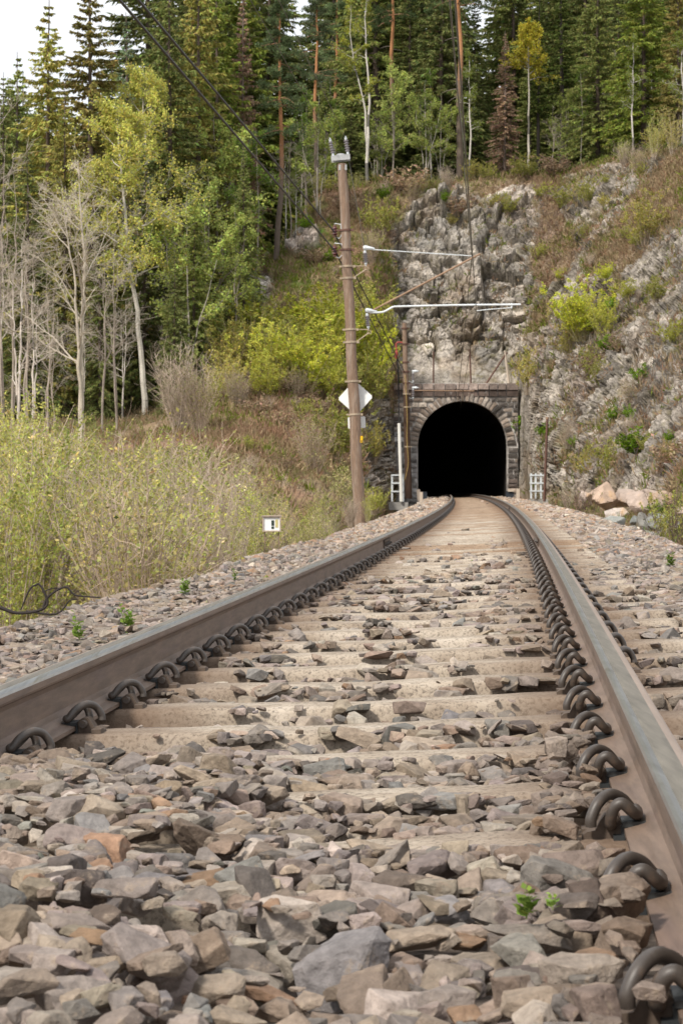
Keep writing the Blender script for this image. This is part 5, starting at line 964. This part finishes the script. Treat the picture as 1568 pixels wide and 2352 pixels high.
# ---- shrubs on the slopes
SL = [('lime', 0, 770, 645, 850, 1.3, 'tall lime shrub touching the pole from the left'), ('lime', 1, 715, 690, 850, 1.4, 'broad lime shrub between the two brightest ones'), ('lime', 0, 840, 730, 880, 1.1, 'lime shrub between the pole and the red cable riser'), ('lime', 1, 660, 760, 880, 1.2, 'low lime shrub at the lower edge of the slope thicket'), ('lime', 0, 745, 690, 800, 1.5, 'brightest lime green shrub left of the pole at mid slope'), ('lime', 1, 800, 660, 820, 1.2, 'lime shrub right behind the pole'), ('lime', 0, 690, 740, 900, 1.3, 'lime shrub left of the brightest one on the slope'), ('olive', 0, 570, 690, 860, 1.5, 'olive-lime shrub below the grey outcrop on the left slope'), ('lime', 1, 620, 720, 880, 1.3, 'yellow-lime shrub between the outcrop and the pole'), ('olive', 1, 530, 730, 880, 1.2, 'olive shrub at the left end of the slope thicket'), ('olive', 0, 850, 780, 940, 1.0, 'olive shrub between the two wooden poles'), ('lime', 1, 840, 700, 830, .9, 'lime shrub right of the pole above the diamond sign'), ('twiggy', 0, 415, 755, 985, 1.4, 'rounded twiggy shrub at the edge of the dark wood'), ('twiggy', 1, 455, 800, 985, 1.2, 'greyish shrub right of the rounded twiggy one'), ('lime', 0, 1340, 625, 775, 1.25, 'large lime green bush on the right cliff face'), ('lime', 1, 1385, 660, 775, .9, 'smaller lime bush right of the large one on the cliff'), ('olive', 1, 1310, 670, 800, .9, 'olive bush on the left flank of the large cliff bush'), ('olive', 0, 870, 440, 540, 1.2, 'olive shrub at the crest between pole and cliff'), ('twiggy', 1, 850, 500, 600, 1.2, 'brown twiggy shrub below the crest right of the pole'), ('green', 0, 880, 415, 450, 1.0, 'small green shrub on the grassy crest'), ('green', 0, 1020, 425, 455, .8, 'tiny green bush on the lip of the cliff'), ('green', 0, 885, 770, 800, .8, 'green tuft bush on the rock left above the portal'), ('green', 0, 1410, 920, 955, 1.2, 'green bush on the ledge right of the portal'), ('green', 0, 1445, 915, 950, 1.0, 'green bush right of the other ledge bush'), ('green', 0, 1535, 975, 1005, 1., 'small green bush near the right edge ledge'), ('olive', 1, 1350, 1020, 1100, 1.3, 'olive bush low on the right slope'), ('olive', 0, 1400, 990, 1080, 1.2, 'olive green bush above the pink boulders'), ('olive', 1, 1480, 430, 560, 1.2, 'pale green shrub high on the right slope'), ('olive', 0, 1345, 400, 470, 1.0, 'green shrub near the crest right of the cliff'), ('birch', 0, 1500, 260, 365, 1.0, 'pale green saplings on the right crest'), ('birch', 1, 1545, 230, 350, 1.1, 'tall pale saplings at the upper right edge'), ('birch', 2, 1430, 310, 370, 1.0, 'low green saplings around the white-stemmed birch'), ('olive', 1, 1210, 790, 900, .9, 'thin olive shrub right above the portal corner'), ('green', 0, 1185, 930, 1000, .9, 'green creeper bush on the right edge of the portal'), ('olive', 0, 880, 690, 780, .9, 'olive shrub left of the cliff above the second pole'), ('cream', 0, 785, 1040, 1170, 1.1, 'cream flowering willow left of the pole foot'), ('olive', 0, 770, 890, 1060, 1.2, 'olive shrub behind the diamond sign'), ('twiggy', 1, 720, 930, 1080, 1.3, 'brown twiggy shrub on the bracken slope'), ('olive', 1, 860, 960, 1060, 1.0, 'green shrub beside the dark rock left of the portal')]
for k_, i_, px_, top, bpy_, wd, lb in SL:
    p = on_hill(px_, bpy_); h = (bpy_ - top) * p.y / F; o = put(SH[k_][i_ % len(SH[k_])], px_, p.y, h=h, label=lb, cat='shrub', wide=wd, z=p.z)
for k in range(46):                                     # more of the slope thicket and ledge growth
    a = k % 3; px_, py_ = (rt.uniform(490, 885), rt.uniform(740, 930)) if a < 2 else (rt.uniform(1260, 1560), rt.uniform(430, 1060)); p = on_hill(px_, py_)
    kind = rt.choice(['lime', 'lime', 'olive', 'twiggy']) if a < 2 else rt.choice(['olive', 'twiggy', 'lime']); where = 'in the slope thicket left of the pole' if a < 2 else 'on the ledges of the right slope'; what = {'lime': 'lime green shrub', 'olive': 'olive-lime shrub', 'twiggy': 'twiggy greyish shrub'}[kind]
    put(SH[kind][k % 2], px_, p.y, h=rt.uniform(1.6, 3.0) if a < 2 else rt.uniform(.8, 1.7), z=p.z, cat='shrub', wide=1.3, label=f'{what} growing among others {where}', group=f'{what}s {where}')
for k in range(46):                                     # bracken and small bushes scattered on the slopes
    a = rt.random(); px_, py_ = (rt.uniform(540, 800), rt.uniform(880, 1090)) if a < .45 else (rt.uniform(1230, 1560), rt.uniform(520, 1090)) if a < .8 else (rt.uniform(700, 900), rt.uniform(470, 700))
    kind = rt.choice(['red', 'red', 'red', 'twiggy', 'olive']) if a < .45 else rt.choice(['red', 'olive', 'green', 'twiggy']); p = on_hill(px_, py_)
    where = 'on the brown slope left of the pole' if a < .45 else 'on the rocky slope right of the tunnel' if a < .8 else 'on the grassy slope below the crest'; what = {'red': 'rust-brown dead bracken clump', 'twiggy': 'small twiggy shrub', 'olive': 'small olive shrub', 'green': 'small bright green bush'}[kind]
    put(SH[kind][0], px_, p.y, h=rt.uniform(.5, 1.25), z=p.z, cat='shrub', wide=1.5, label=f'{what} among others {where}', group=f'{what}s {where}')
# ---- the thicket at the left of the track
TH = []
for k in range(100):
    Z = 21 + 42 * rt.random() ** .8; X_e = float(xc(Z)) - 3.3; pxe = CX + F * X_e / Z; px_ = rt.uniform(-40, min(pxe, 760))
    topy = np.interp(px_, [-40, 100, 250, 400, 520, 600, 680, 780], [930, 950, 990, 985, 1060, 1100, 1130, 1150]) + rt.uniform(-40, 120)
    TH.append((px_, Z, topy))
TH.sort(); thn = defaultdict(int)
for px_, Z, topy in TH:
    kind = rt.choice(['birch'] * 6 + ['twiggy'] * (1 + 3 * (rt.random() < px_ / 560)) + ['cream'] * (2 if px_ > 380 else 0) ); X = (px_ - CX) * Z / F; d_ = X - float(xc(Z)); zg = float(bed_z(d_, Z)); zg = max(zg, hill_z(X, Z) if Z > 34 else -9)
    h = min(max(CAMZ - (topy - YH) * Z / F - zg, 1.3), 5.2); what = {'birch': 'leafing sapling clump', 'twiggy': 'twiggy brown shrub', 'cream': 'willow shrub with cream catkins', 'olive': 'olive leafed shrub'}[kind]; thn[what] += 1
    put(SH[kind][rt.randrange(len(SH[kind]))], px_, Z, h=h, z=zg, cat='shrub', wide=rt.uniform(.9, 1.3), label=f'{what} in the thicket left of the track, {ordw(thn[what])} from left', group='thicket left of the track')
for px_, Z, top, bpy_, k_, wd, lb in ((1335, 55, 1095, 1200, 'dark', 1.4, 'dark twiggy bush left of the pink boulders'), (1560, 33, 1080, 1290, 'dark', 1.2, 'dark twiggy bush leaning in at the right edge'), (1545, 36, 1110, 1270, 'olive', .9, 'leafing shrub in front of the rubble heap'), (1505, 60, 1138, 1178, 'green', 1.1, 'bright green bush among the pink boulders'), (1540, 57, 1150, 1190, 'green', 1.0, 'bright green bush beside the ochre boulder'), (1232, 93, 1120, 1152, 'dark', 1.2, 'low dark bush at the foot of the right guard frame'), (1300, 80, 1110, 1165, 'twiggy', 1.2, 'twiggy shrub between the guard frame and the boulders'), (872, 88, 1110, 1170, 'olive', .9, 'olive bush left of the left guard frame'), (860, 66, 1110, 1175, 'olive', 1.1, 'olive bush right of the pole foot'), (845, 50, 1130, 1195, 'birch', .9, 'young leafing shoots at the foot of the leaning pole'), (805, 50, 1120, 1200, 'twiggy', 1.2, 'twiggy bush left of the pole foot'), (618, 22.5, 1212, 1262, 'dark', 1.3, 'dark twigs at the foot of the notice box'), (655, 26.5, 1200, 1240, 'dark', 1.2, 'dark twigs right of the notice box')):
    put(SH[k_][0], px_, Z, h=(bpy_ - top) * Z / F, z=CAMZ - (bpy_ - YH) * Z / F, cat='shrub', wide=wd, label=lb)
# ---- weeds on the ballast
def weed(name, H_, seed, n, col, lsz, flower=None):
    r = np.random.default_rng(seed); root = empty(name, (0, 0, 0)); mb = MB(); cb = MB()
    for s_ in range(n):
        az = r.uniform(0, 6.28); L_ = H_ * r.uniform(.5, 1.05); u = np.linspace(0, 1, 6)[:, None]; p = np.array((math.cos(az) * .25, math.sin(az) * .25, 1)) * L_ * u + np.cumsum(r.normal(0, .01 * H_, (6, 3)), 0) * u; mb.tube(p, np.linspace(.016 * H_, .007 * H_, 6), 5, np.array(col) * .8, cap=False); m_ = 9
        w_ = np.linspace(.15, 1, m_); b = np.stack([np.interp(w_, u[:, 0], p[:, i]) for i in range(3)], 1); a2_ = np.arange(m_) * 2.4 + az; dd = unit(np.stack([np.cos(a2_), np.sin(a2_), r.uniform(.1, .9, m_)], 1)); blades(cb, b, dd, unit(np.cross(dd, np.stack([np.cos(a2_ + .4), np.sin(a2_ + .4), 2 + 0 * a2_], 1))), lsz * (1.25 - .7 * w_), lsz * .3 * (1.25 - .6 * w_), jit(r, col, m_, .15, .06))
        if flower: q_ = unit(r.normal(size=(16, 3))); blades(cb, np.repeat(p[-1:], 16, 0), q_, unit(np.cross(q_, r.normal(size=(16, 3)))), np.full(16, .10 * H_), np.full(16, .04 * H_), jit(r, flower, 16, .1, .05))
    mb.build('stems', M['twig'], root); cb.build('leaves', M['leaf'], root); return root
def topz(X, Y):
    ix, iy = int((X - BX0) / RS), int((Y - BY0) / RS)
    return float(hm[iy, ix] if Y > 4 else hm[max(iy - 3, 0):iy + 4, max(ix - 3, 0):ix + 4].max()) if 0 <= ix < hm.shape[1] and 0 <= iy < hm.shape[0] else float(bed_z(X - float(xc(Y)), Y)) + .07
for k, (px_, py_, w_, n_, lsz, fl, lb) in enumerate(((1208, 2165, .040, 4, .022, 0, 'tiny bright green seedling among the stones near the right rail'), (1268, 2180, .022, 2, .012, 0, 'smaller green sprout right of the seedling'), (183, 1412, .17, 4, .05, 1, 'slim leafy weed at the left edge of the ballast'), (292, 1392, .20, 6, .06, 1, 'large leafy weed on the left ballast shoulder'), (425, 1330, .13, 6, .05, 0, 'leafy weed on the ballast right of the large one'), (477, 1343, .07, 4, .03, 0, 'small weed below the black dead branch level near the rail'), (540, 1300, .12, 4, .035, 1, 'thin weed on the ballast left of the notice box'), (610, 1290, .08, 5, .035, 0, 'weed on the ballast below the notice box'), (690, 1278, .09, 5, .035, 0, 'weed halfway between notice box and pole'), (1086, 1272, .07, 6, .05, 0, 'grassy tuft in the middle of the track'), (1540, 1300, .16, 5, .05, 0, 'weed on the right ballast edge'))):
    Z = .60 * F / (py_ - YH); X = (px_ - CX) * Z / F; o = weed('weed', w_ * (1 if py_ > 2000 else .75), 60 + k, n_, (.20, .29, .06), lsz * (1 if py_ > 2000 else .8), None); o.location = (X, Z, topz(X, Z) - .004); tag(o, lb, 'weed')
mb = MB(); zb_ = 9.6; J = lambda x, y: at(x, y, zb_)
for pts_, r_ in (([J(0, 1395), J(40, 1408), J(90, 1402), J(110, 1385), J(98, 1352), J(88, 1340)], .010), ([J(100, 1395), J(112, 1370), J(150, 1348), J(172, 1366), J(210, 1371), J(232, 1372)], .007), ([J(88, 1341), J(70, 1352), J(55, 1385), J(48, 1402)], .006), ([J(60, 1404), J(130, 1410), J(160, 1380), J(178, 1376)], .006), ([J(98, 1360), J(120, 1352), J(150, 1350)], .004)): mb.tube(crom(pts_, 4), np.linspace(r_, r_ * .5, len(crom(pts_, 4))), 6)
tag(mb.build('dead_branch', pmat('charred_twig', (.035, .028, .025), .8, (20, .4)), smooth=True), 'crooked black dead branch lying at the left ballast edge', 'branch')
# ---- grass, litter and undergrowth nobody could count
rgx = np.random.default_rng(99); m = np.where((vb > .35) & (vb < 5.5) & (ROCK < .55) & (ub > -140) & (ub < 1720) & ~((np.abs(H[:, 0] - xc(H[:, 1])) < 3.6) & (H[:, 1] > 114) & (H[:, 1] < 120) & (H[:, 2] < 6.6)))[0]; w_ = (1 + 1.5 * (ub[m] > 480)); w_ = w_ * np.where(vb[m] > 5, 3, 1); w_ = w_ / w_.sum(); j = rgx.choice(m, 26000, p=w_)
mr = np.where((vb > .5) & (vb < 5) & (ROCK >= .55) & (ub > 500) & (ub < 1720) & (fbm(H * .45, 19, 3) > -.02) & (near_portal < .5))[0]; pm_ = np.where(ub[mr] > 1230, 3., 1.); j = np.concatenate([j, rgx.choice(mr, 6500, p=pm_ / pm_.sum())])
NB = 6; base = np.repeat(H[j] + rgx.normal(0, .10, (len(j), 3)) * (1, 1, 0), NB, 0) + rgx.normal(0, .07, (len(j) * NB, 3)) * (1, 1, .2); n_ = len(base)
dd = unit(rgx.normal(0, .55, (n_, 3)) + np.array((0, -.15, .75))); cc_ = np.repeat(gcol[j] * 1.15, NB, 0); rnd = rgx.random(len(j)); gmix = np.repeat((fbm(H[j] * .3, 7, 3) + rgx.normal(0, .18, len(j)) > .12), NB)
cc_ = np.where(gmix[:, None], np.array((.22, .27, .045)), cc_); cc_ = np.where(np.repeat(rnd < .3, NB)[:, None], np.array((.47, .36, .22)), cc_); cc_ = np.where(np.repeat((rnd > .3) & (rnd < .5), NB)[:, None], np.array((.38, .24, .155)), cc_); cc_ = np.where(np.repeat(vb[j] > 5.05, NB)[:, None] & (rgx.random(n_) < .6)[:, None], np.array((.075, .11, .02)), cc_)
gb = MB(); Lg = rgx.uniform(.18, .55, n_); blades(gb, base, dd, unit(np.cross(dd, rgx.normal(size=(n_, 3)))), Lg, rgx.uniform(.014, .034, n_), jit(rgx, np.ones(3), n_, .22, .07) * cc_)
n_ = 26000; Y = rgx.uniform(8.5, 66, n_); d_ = np.where(rgx.random(n_) < .8, -rgx.uniform(2.05, 5.5, n_), rgx.uniform(2.9, 5.5, n_)); X = xc(Y) + d_; Zb = bed_z(d_, Y); dd = unit(rgx.normal(0, .4, (n_, 3)) + np.array((0, 0, .8))); cl = fbm(np.stack([X, Y, 0 * X], 1) * .7, 3, 3)
cc_ = np.where((cl > .05)[:, None], np.array((.17, .26, .035)), np.array((.33, .245, .15))); cc_ = np.where((rgx.random(n_) < .25)[:, None], np.array((.22, .12, .07)), cc_); hgt = rgx.uniform(.10, .42, n_) * np.where(np.abs(d_) < 2.5, .5, 1)
blades(gb, np.stack([X, Y, Zb - .01], 1), dd, unit(np.cross(dd, rgx.normal(size=(n_, 3)))), hgt, rgx.uniform(.004, .009, n_), jit(rgx, np.ones(3), n_, .25, .08) * cc_)
tag(gb.build('grass', M['grass']), 'dry and green grass, bracken and litter covering slopes and trackside', 'grass', kind='stuff')
for o in list(COL.objects):                              # plants that no place used are taken out again
    if o.parent is None and o.type == 'EMPTY' and o.location.z == -50:
        for c in [c for c in COL.objects if c.parent == o]: bpy.data.objects.remove(c)
        bpy.data.objects.remove(o)
print('plants', CNT, round(time.time() - T00, 1))
